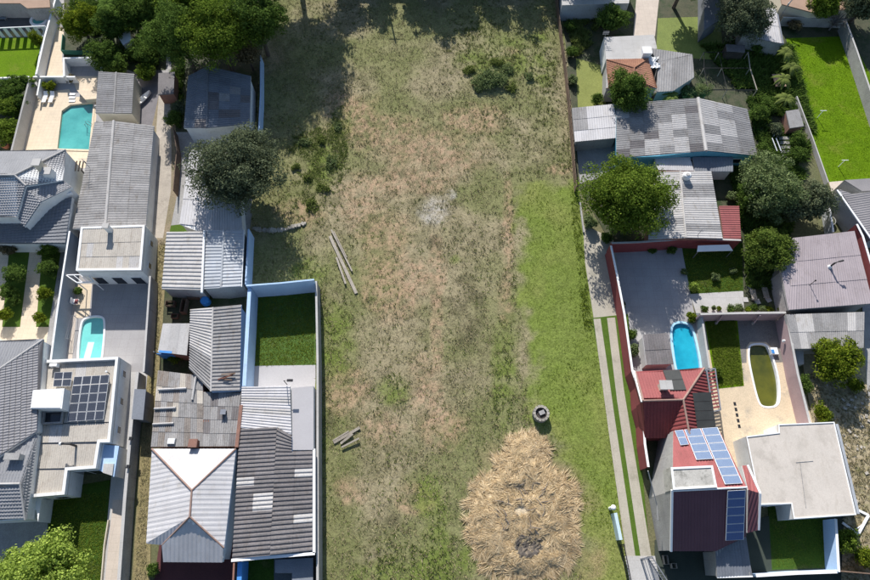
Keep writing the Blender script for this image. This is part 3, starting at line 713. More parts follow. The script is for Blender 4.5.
# left patio with its pool
patch('patio', [(74, 270), (156, 268), (146, 420), (60, 420)], M_patio, HOLES[1:2])
patch('patio_tiles', [(78, 284), (92, 284), (89, 318), (76, 318)], M_tilefl)
patch('planting_strip', [(72, 286), (77, 286), (76, 318), (72, 360), (68, 360)], M_pink)
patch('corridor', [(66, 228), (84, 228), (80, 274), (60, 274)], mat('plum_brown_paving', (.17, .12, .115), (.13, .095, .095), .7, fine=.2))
patch('verge', [(157, 236), (168, 236), (161, 350), (152, 445), (150, 600), (131, 600), (141, 440), (150, 350)], M_strip)
patch('lane', [(126, 372), (146, 372), (136, 470), (127, 600), (100, 600), (111, 480)], M_concl)
patch('lane_sunlit_patch', [(113, 500), (122, 500), (119, 600), (103, 600)], M_pink)  # separate patch paints the sunlit stretch of the lane
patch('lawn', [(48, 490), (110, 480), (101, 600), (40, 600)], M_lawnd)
patch('passage', [(-30, 480), (49, 480), (46, 600), (-30, 600)], M_conc)
_z[0] = 0.0260
# yards of the second column
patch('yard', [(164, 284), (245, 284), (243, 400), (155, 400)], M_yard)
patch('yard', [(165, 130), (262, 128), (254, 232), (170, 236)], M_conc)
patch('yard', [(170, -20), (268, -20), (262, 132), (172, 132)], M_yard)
patch('yard', [(166, 226), (200, 222), (200, 236), (166, 236)], M_lawn)
patch('yard', [(160, 540), (236, 540), (235, 605), (150, 605)], M_maroon)
patch('lawn', [(249, 287), (315, 283), (316, 367), (247, 368)], mat('walled_lawn_turf', (.075, .14, .02), (.055, .11, .015), .5, bump=.6, bs=14, fine=.35, fs=7, stain=(.1, .12, .03), ss=.5, sth=.52))
patch('patio', [(247, 366), (315.5, 365), (316, 460), (240, 460)], mat('lavender_grey_concrete', (.44, .425, .425), (.4, .385, .385), .3, fine=.08))
patch('courtyard', [(236, 540), (316, 540), (316, 605), (236, 605)], mat('slate_floor', (.11, .125, .13), (.09, .1, .105), .4, fine=.2))
patch('lawn', [(243, 553), (274, 553), (274, 605), (243, 605)], M_lawnd)
_z[0] = .13
M_track = mat('worn_tan_concrete', (.42, .385, .31), (.36, .33, .265), .5, fine=.15, stain=(.27, .25, .19), sth=.56, joint=2.4)
# driveway
patch('driveway', [(583, 225), (613, 238), (626, 318), (594, 320), (585, 262)], M_track)
patch('driveway_verge', [(592, 318), (628, 314), (654, 600), (640, 600), (622, 502), (609, 430), (602, 374)], M_lawn)
patch('driveway_track', [(593.5, 319), (600.5, 318.5), (608, 370), (615, 420), (636, 560), (627, 560), (608.5, 430), (601, 374)], M_track)
patch('driveway_track', [(607, 318), (615, 317.5), (624, 390), (652, 560), (641, 560), (617, 400)], M_track)
patch('driveway_apron', [(625, 556), (655, 556), (664, 605), (634, 605)], M_concl)
_z[0] = 0.0290
# right-hand gardens
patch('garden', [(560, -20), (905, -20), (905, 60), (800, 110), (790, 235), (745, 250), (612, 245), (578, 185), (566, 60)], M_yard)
patch('lawn', [(576, 58), (604, 66), (606, 108), (578, 112)], mat('dry_lawn_turf', (.22, .24, .06), (.18, .2, .045), .5, bump=.5, fine=.3))
patch('terrace', [(637, -10), (660, -10), (655, 36), (633, 38)], M_pink)
patch('lawn', [(658, 18), (720, 16), (724, 60), (656, 56)], mat('shady_lawn_turf', (.18, .22, .05), (.14, .18, .04), .5, bump=.5, fine=.3))
patch('yard_floor', [(576, 140), (618, 136), (620, 170), (580, 184)], M_conc)
patch('bright_lawn', [(786, 38), (850, 36), (905, 140), (905, 182), (830, 183), (800, 105)], M_lawnb)
patch('lawn_terrace', [(829, 182), (850, 180), (852, 196), (834, 200)], M_pink)
patch('patio', [(612, 243), (681, 243), (691, 297), (706, 372), (634, 374)], M_patio, HOLES[2:3])
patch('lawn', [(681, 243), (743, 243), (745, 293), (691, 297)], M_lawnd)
patch('path', [(690, 294), (742, 291), (790, 306), (786, 316), (697, 316)], M_concl)
patch('trellis_yard', [(742, 250), (796, 250), (790, 312), (744, 310)], M_yard)
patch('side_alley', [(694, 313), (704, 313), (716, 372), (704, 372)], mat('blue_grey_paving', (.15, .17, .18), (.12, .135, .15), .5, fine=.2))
patch('courtyard_paving', [(702, 316), (786, 315), (818, 445), (745, 480), (718, 450)], mat('dirty_cream_paving', (.60, .48, .33), (.52, .42, .29), .45, fine=.2, stain=(.36, .31, .24), ss=.3, sth=.54), HOLES[3:4])
patch('courtyard_slab', [(736, 318), (784, 317), (791, 362), (775, 362.5), (771, 347), (766, 342), (750, 342), (746.5, 347), (746.5, 363), (740, 363)], mat('mossy_concrete', (.22, .2, .175), (.17, .155, .14), .5, fine=.3, stain=(.11, .105, .09), ss=.6))
patch('courtyard_lawn', [(704, 318), (737, 317), (744, 386), (716, 389)], M_lawnb)
patch('courtyard_back', [(640, 430), (672, 430), (672, 480), (648, 480)], M_yard)
patch('waste_ground', [(800, 345), (905, 300), (905, 605), (838, 605), (838, 500), (812, 420)], mat('waste_ground_soil', (.38, .31, .2), (.3, .255, .15), .35, bump=.5, fine=.35, fs=4, stain=(.17, .17, .07), ss=.5, sth=.54))
patch('back_lane', [(862, 300), (905, 300), (905, 402), (868, 402)], M_conc)
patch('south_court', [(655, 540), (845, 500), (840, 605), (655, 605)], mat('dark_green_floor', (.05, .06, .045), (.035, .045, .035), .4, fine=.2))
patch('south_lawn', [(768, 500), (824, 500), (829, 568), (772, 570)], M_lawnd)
# ---------------------------------------------------------------- left block: buildings
def Q(*p): return L(p)
# garden wall pieces at the far left
wall('boundary_wall', 'white wall with cream face between the far left lawn and the pool path', [(56, -4), (44.5, 37), (36, 74)], 1.9, M_white, .22, M_wpaint)
wall('boundary_wall', 'grey rendered wall beside the cream pool deck, hedge behind it', [(29.5, 78), (14, 140), (11, 152)], 2.2, M_concl, .22, M_conc)
wall('boundary_wall', 'low white cross wall at the north end of the pool deck', [(33, 76.5), (75, 76.5)], 1.3, M_white, .28)
wall('garden_wall', 'short white wall stub north of the two pool loungers', [(40, 79), (37, 95)], 1.3, M_white, .25)
wall('garden_kerb', 'low white kerb between the far left lawn and the hedge', [(-10, 78), (29, 76.5)], .35, M_wpaint, .25, cat='kerb')
wall('metal_rail', 'thin white rail standing against the far left white wall', [(45, 22), (37.5, 64)], 1.2, M_wpaint, .07, cat='rail')
# louvred white fence on the left lawn
f = thing('louvre_fence', 'white fence of wide slanted boards across the far left lawn', 'fence', P(20, 40))
o = P(20, 40); a, b = P(-8, 28.3, 1.9)-o, P(45, 26, 1.9)-o
MB().bar(a, b, .14, .16).build('top_rail', M_wpaint, f)
for k in range(7):
    p = lerp(a, b, (k+.5)/7); MB().bar(p+Vector((-.25, 0, -1.02)), p+Vector((.4, 0, -1.02)), .05, 1.86).build('board', M_wpaint, f)
for k in (0, 3.5, 7): p = lerp(a, b, k/7); MB().box((p.x, p.y, 0), .14, .14, 1.83).build('post', M_wpaint, f)
# far left neighbour: porch roof and spa
t, ro, off = flat_house('porch', 'brown flat porch roof cut by the top left corner', [(-60, -30), (47, -30), (50, 7), (27, 8), (20, 3), (-60, 3)], 3, M_conc, M_tan, cat='house')
sp = thing('spa_tub', 'round white spa tub in the shade near the top left corner', 'tub', P(41, 22)); b = MB(); n = 20
ring = lambda r, z: [(r*math.cos(2*math.pi*k/n), r*math.sin(2*math.pi*k/n), z) for k in range(n)]
b.add(ring(1.6, 0)+ring(1.6, .6)+ring(1.15, .6)+ring(1.1, .3), [(j*n+k, j*n+(k+1) % n, (j+1)*n+(k+1) % n, (j+1)*n+k) for j in range(3) for k in range(n)]).build('shell', M_wpaint, sp)
MB().add(ring(1.14, .42), [tuple(range(n))]).build('water', M_water, sp)
tb = thing('patio_table', 'pale blue square table in the shade at the top left', 'table', P(11, 6)); MB().box((0, 0, .72), 2.2, 1.4, .05).build('table_top', mat('pale_blue_top', (.4, .48, .58), fine=.05), tb)
for x in (-.95, .95):
    for y in (-.6, .6): MB().box((x, y, 0), .07, .07, .72).build('leg', M_metal, tb)
for k, (u, v) in enumerate(((3, 13), (3, 20))):
    c = thing('patio_bench', ['pale bench nearest the blue patio table', 'pale bench just above the white louvre fence'][k], 'bench', P(u, v))
    MB().box((0, 0, .38), 1.5, .5, .06).build('seat', M_slateb, c)
    for x in (-.65, .65): MB().box((x, 0, 0), .08, .45, .38).build('leg', M_metal, c)

# pool terrace
wall('terrace_wall', 'white U-shaped wall around the shaded terrace beside the pool', [(64, 76), (63.5, 58), (101, 57), (101.5, 71)], 1.7, M_white, .3)
st = thing('bar_counter', 'cream angled counter at the head of the turquoise pool', 'counter', P(85, 95)); o = P(85, 95)
pp = [p-o for p in L([(77, 90), (97, 91), (96.5, 98), (85, 99)], .9)]
MB().prism(pp, 0, .8).build('base', M_cream, st); MB().prism([p*1.06 for p in pp], .8, .9).build('counter_top', M_tilefl, st)
for k in range(3):
    o = P(72.5, 94.5+k*3.4); s = MB().box((0, 0, 0), 1.0, .42, .07).build('stepping_slab', M_wpaint); s.location = o+Vector((0, 0, .06))
    tag(s, ['white stepping slab farthest from the pool edge', 'white stepping slab between two others beside the pool', 'white stepping slab touching the corner of the turquoise pool'][k], 'slab', 'stepping slabs by the pool')
for k, u in enumerate((46.6, 53.2)):
    o = P(u, 99); l = thing('sun_lounger', ['white sun lounger on the pool deck, left of the pair', 'white sun lounger on the pool deck, right of the pair'][k], 'lounger', o+Vector((0, 0, .06)), 'loungers on the pool deck')
    MB().box((0, -.35, .3), .66, 1.35, .08).build('seat', M_wpaint, l)
    MB().add(*((lambda: ([(-.33, .32, .30), (.33, .32, .30), (.33, .95, .72), (-.33, .95, .72), (-.33, .36, .24), (.33, .36, .24), (.33, .99, .66), (-.33, .99, .66)],
              [(0, 1, 2, 3), (7, 6, 5, 4), (0, 4, 5, 1), (1, 5, 6, 2), (2, 6, 7, 3), (3, 7, 4, 0)]))())).build('backrest', M_wpaint, l)
    for x in (-.27, .27):
        for y in (-.9, .2): MB().box((x, y, 0), .06, .06, .3).build('leg', M_wpaint, l)
# green boards
wall('green_fence', 'low green painted board fence under the yellow-green tree', [(62.5, 34), (61, 50), (93, 51)], .9, M_green, .1, cat='fence')

# shed by the pool
pl = [Q((95.7, 113.4, 2.9), (98.7, 71.7, 2.9), (116.5, 72.5, 3.25), (114, 113.4, 3.25)), Q((134.3, 74, 2.9), (132, 113.4, 2.9), (114, 113.4, 3.25), (116.5, 72.5, 3.25))]
t, ro, pl2, off = house('pool_shed', 'shed with pale ribbed gable roof right of the turquoise pool', pl, 2.8, M_cream, cat='shed')
for q in pl2: sheet_roof(ro, q, 7, 1, M_fc, .3, .04)
cap(ro, P(116.5, 72.5, 3.25), P(114, 113.4, 3.25), M_fc, off)
windows(t, P(96, 114, 0), P(131, 114, 0), off, 2, 1.0, 2.0, 1.2)
t, ro, off = flat_house('utility_hut', 'small hut with plain grey sheet roof below the big left trees', [(158.4, 73), (174.7, 71.7), (173.5, 93.4), (157.8, 94.6)], 2.3, M_brick, M_fcd, cat='hut', shrink=.92)
t, ro, off = flat_house('garden_store', 'tiny store with a white roof peeping out between the bushes', [(116, 33), (129.5, 30.5), (131, 40), (123, 45)], 1.7, M_white, M_wpaint, cat='hut', shrink=.92)
cn = thing('canoe', 'slim white canoe lying in the shaded side yard', 'boat', P(144, 101)); o = P(144, 101); a, b = P(135, 109)-o, P(151.5, 93.5)-o
d = (b-a).normalized(); s = Vector((-d.y, d.x, 0)); vs = []; K = 10
for i in range(K+1):
    f = i/K; w = .55*math.sin(math.pi*min(.98, max(.02, f)))**.7; c = lerp(a, b, f)
    vs += [c-s*w+Vector((0, 0, .5+.25*(2*f-1)**2)), c-s*w*.6+Vector((0, 0, .15)), c+Vector((0, 0, .06)), c+s*w*.6+Vector((0, 0, .15)), c+s*w+Vector((0, 0, .5+.25*(2*f-1)**2))]
MB().add(vs, [(5*i+j, 5*i+5+j, 5*i+6+j, 5*i+1+j) for i in range(K) for j in range(4)]).build('hull', M_wpaint, cn)
for f in (.35, .65): c = lerp(a, b, f); MB().bar(c-s*.45+Vector((0, 0, .46)), c+s*.45+Vector((0, 0, .46)), .2, .04).build('thwart', M_wpaint, cn)

# long ribbed roof
pl = [Q((73, 229, 2.5), (95, 122, 2.5), (114, 121, 3.3), (105.5, 227, 3.3)), Q((154, 126, 2.5), (146, 226, 2.5), (105.5, 227, 3.3), (114, 121, 3.3))]
t, ro, pl2, off = house('long_house', 'long low house with weathered ribbed grey gable roof below the turquoise pool', pl, 2.35, M_white)
for q in pl2: sheet_roof(ro, q, 15, 2, M_fc, .4, .025)
cap(ro, P(114, 121, 3.3), P(105.5, 227, 3.3), M_fcl, off, .2)
windows(t, P(148, 226, 0)+Vector((.6, 0, 0)), P(154, 128, 0)+Vector((0, 0, 0)), off, 5, 1.0, 1.9, 1.1, out=-.1)
an = thing('tv_antenna', 'thin metal antenna at the left edge of the long ribbed roof', 'antenna', P(90, 168, 2.8)); MB().tube([(0, 0, 0), (0, 0, 2.2)], [.04, .03], 6).build('mast', M_metal, an)
for z in (1.5, 1.8, 2.1): MB().bar((-.5, 0, z), (.5, 0, z), .03).build('element', M_metal, an)
# pool-side pump shelter
t, ro, off = flat_house('pump_shelter', 'small white box shelter in the gap south of the turquoise pool', [(65, 164), (71, 164), (70, 173), (64, 173)], 1.4, M_white, M_wpaint, cat='shelter')
pg = thing('pergola', 'dark timber pergola at the south end of the turquoise pool', 'pergola', P(78, 168)); o = P(78, 168)
for k in range(5): a, b = P(70+k*3.4, 161, 2.3)-o, P(68+k*3.4, 171, 2.3)-o; MB().bar(a, b, .12, .14).build('rafter', M_dwood, pg)
for (u, v) in ((70, 161), (84, 161), (68, 171), (82, 171)): p = P(u, v, 2.3)-o; MB().box((p.x, p.y, 0), .12, .12, 2.25).build('post', M_dwood, pg)

# white two-storey box with ribbed roof
pts = [(82, 228), (145.7, 226), (142, 271), (77, 271.5)]
t, ro, off = flat_house('box_house', 'white box-shaped house with pale sheet roof and small chimney above the left patio', pts, 3.9, M_white, M_concl)
rim(ro, L(pts, 3.9), M_wpaint, off, .28, .3)
a = [p-off for p in Q((78.2, 270.5, 3.92), (141, 270, 3.92), (144.3, 227, 4.1), (83.4, 229, 4.1))]
sheet_roof(ro, a, 10, 3, [M_fcw, M_fcl], .24, .03)
ch = thing('chimney', 'small square white chimney on the box house roof', 'chimney', P(110.5, 231, 4.15)); MB().box((0, 0, -.05), .62, .55, 1.3).build('stack', M_white, ch); MB().box((0, 0, 1.3), .85, .75, .12).build('cap_slab', M_concl, ch)
windows(t, P(80, 271, 3.9), P(139, 271, 3.9), off, 3, .15, 2.1, 1.5, out=.02, names='glazed_door')
windows(t, P(142, 271, 3.9), P(145.7, 226, 3.9), off, 2, 1.6, 2.4, .9, out=.02)
# patio walls
wall('boundary_wall', 'tall grey wall with white top left of the left patio pool', [(69.5, 231), (63, 272), (57, 312), (50.5, 361)], 3.0, mat('shade_blue_render', (.30, .33, .38), (.25, .28, .32), .5, fine=.12, stain=(.38, .38, .33), ss=.5, sth=.6), .16, M_wpaint)  # the shade on this wall face is put into its blue-grey colour
wall('boundary_wall', 'grey stained wall between the left patio and the dirt verge', [(150, 276), (147, 320), (143.5, 372)], 2.4, M_conc, .18, M_concl)
fr = thing('patio_pergola', 'white open-beam pergola at the corner of the left patio', 'pergola', P(78, 284)); o = P(78, 284)
c4 = [P(u, v, 2.5)-o for u, v in ((66, 275), (88, 274.5), (94, 282), (77, 282.5))]
for i in range(4): MB().bar(c4[i], c4[(i+1) % 4], .12, .12).build('beam', M_wpaint, fr)
for p in c4: MB().box((p.x, p.y, 0), .1, .1, 2.44).build('post', M_wpaint, fr)
for f in (.33, .66): MB().bar(lerp(c4[0], c4[1], f), lerp(c4[3], c4[2], f), .07, .08).build('rafter', M_wpaint, fr)
cr = thing('garden_chair', 'white garden chair with red cushion by the tall grey patio wall', 'chair', P(77.5, 303))
MB().box((0, 0, .42), .75, .75, .06).build('seat', M_wpaint, cr); MB().box((-.36, 0, .48), .07, .75, .55).build('backrest', M_wpaint, cr); MB().box((.12, 0, .48), .42, .6, .1).build('cushion', M_redsh, cr)
for x in (-.3, .3):
    for y in (-.3, .3): MB().box((x, y, 0), .06, .06, .42).build('leg', M_wpaint, cr)
ds = thing('drying_rack', 'slender metal rack standing along the patio wall below the chair', 'rack', P(75, 330))
for y in (-1.6, 1.6): MB().bar((0, y, 0), (0, y, 1.1), .05).build('post', M_metal, ds)
for x in (-.25, 0, .25): MB().bar((x, -1.6, 1.1), (x, 1.6, 1.1), .03).build('rail', M_metal, ds)
for y in (-1.6, 1.6): MB().bar((-.3, y, 1.08), (.3, y, 1.08), .04).build('cross_bar', M_metal, ds)

# grey tiled house on the left
Z1, ZE = 6.6, 5.0
N_ = Q((-60, 151, ZE), (66, 150, ZE), (15, 175.5, Z1), (-60, 175.5, Z1))
E_ = Q((66, 150, ZE), (63, 180, ZE-.05), (26, 186, 6.0), (15, 175.5, Z1))
t, ro, pl2, off = house('tiled_house', 'house with grey hipped tile roof and beige chimney at the left edge', [N_, E_, Q((-60, 175.5, Z1), (15, 175.5, Z1), (26, 186, 6.0), (16.5, 217, ZE), (-60, 218, ZE))], 4.9, M_white, shrink=.985)
for q in pl2: tile_clip(ro, q, M_grt)
for a, b in (((-60, 175.5, Z1), (15, 175.5, Z1)), ((15, 175.5, Z1), (66, 150, ZE)), ((15, 175.5, Z1), (26, 186, 6.0))): cap(ro, P(*a), P(*b), M_fcl, off, .13, .1)
# gabled wing and curved porch
wg = [Q((63, 180.2, 4.6), (72, 187, 4.4), (41.5, 202, 5.2), (26, 186.5, 5.7)), Q((26, 186.5, 5.7), (41.5, 202, 5.2), (24.7, 226.8, 4.2), (17, 217, 4.5))]
t, ro, pl2, off = house('gabled_wing', 'gabled wing with pale grey tiles and curved eave beside the tiled house', wg, 4.0, M_white, shrink=.97)
for q in pl2: tile_clip(ro, q, M_grt)
b = MB(); arc = [P(31.5+40*f, 219-27*f-5.5*math.sin(math.pi*f), 3.9)-off for f in np.linspace(0, 1, 12)]; strip_mesh(b, arc, .3, 3.5, 3.95); b.build('curved_fascia', M_wpaint, t)
lo = Q((-12, 243, 2.9), (65.5, 243, 2.9), (72, 197, 3.3), (-12, 219, 3.3))
t, ro, pl2, off = house('lower_roof', 'low slate grey roof shaded below the gabled tiled wing', [lo], 2.7, M_white, cat='roof', shrink=.95)
tile_roof(ro, pl2[0], mat('shaded_roof_tile', (.2, .205, .215), (.165, .17, .18), .5, fine=.15), .42, .5)  # the house's shadow is put into this tile colour
MB().bar(P(-12, 243.2, 2.8)-off, P(65.6, 243.2, 2.8)-off, .16, .18).build('gutter', M_metal, ro)
ch = thing('chimney', 'beige square chimney with a metal cowl on the grey tiled house', 'chimney', P(44, 170, 5.6)); MB().box((0, 0, -.1), .9, .9, 1.8).build('stack', M_cream, ch); MB().box((0, 0, 1.7), 1.15, 1.15, .14).build('cap_slab', M_concl, ch)
ch = thing('chimney', 'broad pale chimney standing lower on the gabled tiled wing', 'chimney', P(52.5, 177, 5.0)); MB().box((0, 0, -.1), 1.1, 1.0, 1.5).build('stack', M_white, ch); MB().box((0, 0, 1.4), 1.3, 1.2, .12).build('cap_slab', M_concl, ch)

# tiled hip roof lower left
ZR, ZE = 5.6, 4.2
N1 = Q((-50, 341, ZE), (44, 339.5, ZE), (-22, 384, ZR), (-60, 384, ZR)); E1 = Q((44, 339.5, ZE), (37.5, 432, ZE), (-22, 470, ZR), (-22, 384, ZR))
t, ro, pl2, off = house('tiled_house', 'house with large dark grey tiled hip roof left of the solar-panelled house', [N1, E1], 4.1, M_white, shrink=.97)
tile_clip(ro, pl2[0], M_grt); tile_clip(ro, pl2[1], mat('shaded_grey_tile', (.25, .245, .25), (.21, .205, .21), .4, fine=.18), .55)  # east slope takes a darker tile copy, its shade put into the colour
cap(ro, P(44, 339.5, ZE), P(-22, 384, ZR), M_fcl, off, .12, .1)
g0, g1, g2 = P(37, 433, 4.0), P(-50, 485, 5.2), P(20.5, 484, 5.2); N2 = [g0, PP(-22, 470.5, g0, g1, g2), g1, g2]; S2 = Q((-50, 524, 4.0), (25.5, 520, 4.0), (20.5, 484, 5.2), (-50, 485, 5.2)); E2 = Q((25.5, 520, 4.0), (37, 433, 4.0), (20.5, 484, 5.2))
t, ro, pl2, off = house('tiled_wing', 'tiled wing with pale north slope and blue-grey south slope at the lower left edge', [N2, S2, E2], 3.9, M_white, shrink=.97)
for q in pl2: tile_clip(ro, q, M_grt)
cap(ro, P(20.5, 484, 5.2), P(-50, 485, 5.2), M_fcl, off, .12, .1); cap(ro, P(20.5, 484, 5.2), P(25.5, 520, 4.0), M_fcl, off, .1, .1)
ch = thing('chimney', 'low wide concrete chimney on the pale tiled slope at lower left', 'chimney', P(18, 458, 4.6)); MB().box((0, 0, -.2), 1.5, .6, 1.2).build('stack', M_concl, ch); MB().box((0, 0, 1), 1.7, .75, .1).build('cap_slab', M_conc, ch)

# solar-panelled parapet house
pts = [(43, 361.5), (120.3, 358), (112, 443), (102, 443.3), (98, 469), (70, 471), (67, 495), (26, 498.5), (35.5, 430), (40.5, 389)]
t, ro, off = flat_house('parapet_house', 'flat-roofed house with pale blue-white parapet, solar panels and white tank room', pts, 2.90, M_white, M_concl)
rim(ro, L(pts, 2.90), M_white, off, .34, .5)
sr = [p-off for p in Q((43, 388, 2.92), (45, 365, 2.92), (117, 362, 3.02), (114, 388, 3.02))]
for a, nu in (([(41.5, 423.5), (111, 422), (118, 362), (45.2, 365)], 14), ([(36.5, 443), (109.5, 441.5), (111, 423), (38.5, 425)], 13), ([(33, 469), (97, 467.5), (100, 444), (37, 444.5)], 11), ([(29.5, 495.5), (66, 493.5), (69.5, 470), (33, 470.5)], 7)):
    z0, z1 = (3.05, 2.92) if nu == 14 else ({13: 2.99, 11: 2.96, 7: 2.92}[nu], {13: 3.01, 11: 2.98, 7: 2.94}[nu])
    q = [p-off for p in L([a[0]+(z0,), a[1]+(z0,), a[2]+(z1,), a[3]+(z1,)])]
    sheet_roof(ro, q, nu//2, 1, [M_fcw, M_fcl], .26, .03)
MB().box(tuple(P(93, 381, 3.00)-off), .01, .01, .01)
windows(t, P(26, 498.5, 2.90), P(67, 495, 2.90), off, 2, 1.0, 2.2, 1.4, out=.02); windows(t, P(70, 471, 2.90), P(98, 469, 2.90), off, 2, .1, 2.3, 1.5, out=.02, names='glazed_door')
windows(t, P(112, 443, 2.90), P(120.3, 358, 2.90), off, 3, 1.3, 2.1, .9, out=.02)
solar('solar_array', 'solar array of four columns and five rows on the left parapet house', Q((74.5, 376.8, 3.52), (110, 374.8, 3.52), (104, 420, 3.22), (67.5, 422, 3.22)), 4, 5)
solar('solar_array', 'small solar array of four panels beside the white tank room', Q((55, 372.5, 3.52), (73.2, 371.8, 3.52), (71.2, 386.5, 3.40), (53.5, 387, 3.40)), 2, 2)
tk = thing('tank_room', 'white square water tank room overhanging the left parapet house', 'tank room', P(48, 399, 3.10)); o = P(48, 399, 3.10)
q = [p-o for p in L([(33.4, 390.4), (64.8, 388.6), (62.4, 409), (31, 409)], 4.7)]; MB().prism(q, 0, 1.7).build('tank_walls', M_white, tk); MB().prism([p*.94 for p in q], 1.7, 1.76).build('tank_cover', M_wpaint, tk)
lw = thing('light_well', 'dark open light well beneath the white tank room', 'light well', P(56, 417.5, 3.00)); o = P(56, 417.5, 3.00)
q = [p-o for p in L([(45, 411.5), (65.5, 410.5), (63.5, 424), (43.5, 425)], 3.08)]; MB().prism(q, .12, .17).build('well_shade_sheet', M_navy, lw); rim(lw, [p+Vector((0, 0, .1)) for p in ccw(q)], M_conc, Vector(), .2, .3, 'kerb')  # dark sheet stands in for the shaded depth of the open well
v = thing('vent_pipe', 'dark bent vent pipe on the southern roof of the parapet house', 'pipe', P(76, 446, 3.10)); MB().tube([(0, 0, -.05), (0, 0, 1.3), (-.5, 0, 1.45), (-.95, 0, 1.35)], [.13]*4, 8).build('pipe', M_black, v); MB().tube([(-.9, 0, 1.36), (-1.12, 0, 1.33)], [.18, .18], 8).build('cowl', M_wpaint, v)
ac = thing('air_conditioner', 'white air conditioner unit against the north parapet of the parapet house', 'air conditioner', P(56.5, 366.5, 3.05)); MB().box((0, 0, .12), .9, .38, .6).build('casing', M_wpaint, ac); MB().tube([(0, -.19, .42), (0, -.215, .42)], [.22, .22], 14).build('fan_grille', M_metal, ac)
for x in (-.35, .35): MB().box((x, 0, 0), .06, .36, .12).build('foot', M_metal, ac)
v = thing('vent_pipe', 'short white vent with a dark stem near the north-east parapet corner', 'pipe', P(109.5, 373.5, 3.00)); MB().tube([(0, 0, 0), (0, 0, .75)], [.05, .05], 7).build('pipe', M_black, v); MB().tube([(0, 0, .72), (0, 0, .86)], [.13, .1], 8).build('cowl', M_wpaint, v)
t, ro, off = flat_house('entrance_canopy', 'pale blue stepped canopy at the south-east corner of the parapet house', [(103, 444.5), (119, 446), (114, 477), (99, 470.5)], 2.4, M_white, M_bluew, cat='canopy', shrink=.96)
MB().prism([p-off for p in L([(104.5, 464), (114.5, 464), (113, 476), (103.5, 473)], 2.4)], 2.4, 2.6).build('slab', M_concl, ro)
t, ro, off = flat_house('side_room', 'low white side room under the south-west corner of the parapet house', [(24, 497), (42, 495), (38, 522), (36, 510), (27, 511)], 2.4, M_white, M_wpaint, cat='room')
# lane walls and lean-to
wall('boundary_wall', 'long low concrete wall with pale top between the lane and the dirt verge', [(137.5, 372), (131.5, 420), (124.5, 500), (117, 604)], 2.1, M_conc, .3, M_concl)
wall('lane_kerb', 'thin tan kerb between the shaded lawn and the concrete lane', [(108, 520), (104, 545), (99, 604)], .4, M_cream, .12, cat='kerb')
t, ro, off = flat_house('lean_to', 'narrow lean-to with blue-grey sheet roof over the lane', [(134.5, 389), (146, 389.5), (143, 420), (131.5, 419)], 2.5, M_conc, M_slateb, cat='lean-to', shrink=.92)
for k, (u, v_) in enumerate(((131.7, 439), (129, 467))):
    o = thing('wall_lamp', ['dark square lamp on the lane wall nearer the lean-to', 'dark square lamp on the lane wall farther from the lean-to'][k], 'lamp', P(u, v_, 2.12), 'lamps along the lane wall'); MB().box((0, 0, 0), .3, .3, .25).build('housing', M_black, o); MB().box((0, 0, .25), .4, .4, .04).build('lid', M_black, o)
wall('timber_fence', 'weathered brown board fence along the pale lane by the dark tree', [(173, 128), (176.5, 150), (173, 190)], 1.8, M_wood, .1, cat='fence')

# ---------------------------------------------------------------- second column
pl = [Q((184, 128, 3.6), (188.5, 76, 3.6), (208, 66, 4.2), (207, 128, 4.2)), Q((251, 76, 3.5), (250, 124, 3.5), (207, 128, 4.2), (208, 66, 4.2))]
t, ro, pl2, off = house('shaded_house', 'house with grey-blue sheet roof shaded by the big left trees', pl, 3.4, M_white)
sheet_roof(ro, pl2[0], 7, 2, [M_slateb, M_fcd], .45); sheet_roof(ro, pl2[1], 7, 4, [M_slateb, M_fcd, M_slateb, M_fc], .45); cap(ro, P(208, 66, 4.2), P(207, 128, 4.2), M_slateb, off)  # tree shade is put into these grey-blue and darker sheets
wall('boundary_wall', 'thin pale blue wall at the left edge of the lot under the big trees', [(260.5, 55), (260.5, 95), (258.5, 134)], 2.0, M_bluew, .18)
pl = [Q((179.5, 224, 2.6), (197, 231, 2.6), (243, 231, 2.6), (236, 150, 2.9), (190, 150, 2.9))]
t, ro, pl2, off = house('white_shed', 'shed with bright white sheet roof partly under the dark round tree', pl, 2.4, M_white, cat='shed')
s = pl2[0]; sheet_roof(ro, [s[0]+(s[1]-s[0])*.0, s[0]+(s[2]-s[0])*.27, s[4]+(s[3]-s[4])*.3, s[4]], 3, 3, M_wsheet, .3, .03); a = [lerp(s[0], s[2], .28), s[2], s[3], lerp(s[4], s[3], .31)]
a[0] = s[1]; a[3] = lerp(s[4], s[3], .32); sheet_roof(ro, a, 6, 3, M_wsheet, .3, .03)
# twin roof under the tree shadow
t, ro, pl2, off = house('workshop', 'workshop with pale wide-ribbed roof beside the dirt verge', [Q((162, 289, 3.0), (167, 232, 3.0), (204, 231.5, 3.5), (201, 290, 3.5))], 2.8, M_conc)
sheet_roof(ro, pl2[0], 5, 2, M_fcl, .62, .09); cap(ro, P(204.5, 231, 3.55), P(202, 293, 3.55), M_wpaint, off, .16)
pl = [Q((203.5, 289, 3.3), (206, 230, 3.3), (224, 230, 3.7), (221, 288, 3.7)), Q((243.5, 230, 3.3), (241, 287, 3.3), (221, 288, 3.7), (224, 230, 3.7))]
t, ro, pl2, off = house('workshop', 'gabled workshop with zinc roof mostly in the dark tree shadow', pl, 3.1, M_conc, shrink=.97)
for q in pl2: sheet_roof(ro, q, 6, 1, M_zinc, .5, .06)
cap(ro, P(224, 230, 3.7), P(221, 288, 3.7), M_zinc, off); MB().bar(P(244, 230, 3.25)-off, P(241.5, 287, 3.25)-off, .14, .14).build('gutter', M_wpaint, ro)
wall('boundary_wall', 'pale blue wall strip at the left edge of the lot beside the zinc workshop', [(248.5, 229), (245.5, 284)], 2.6, M_bluew, .22)
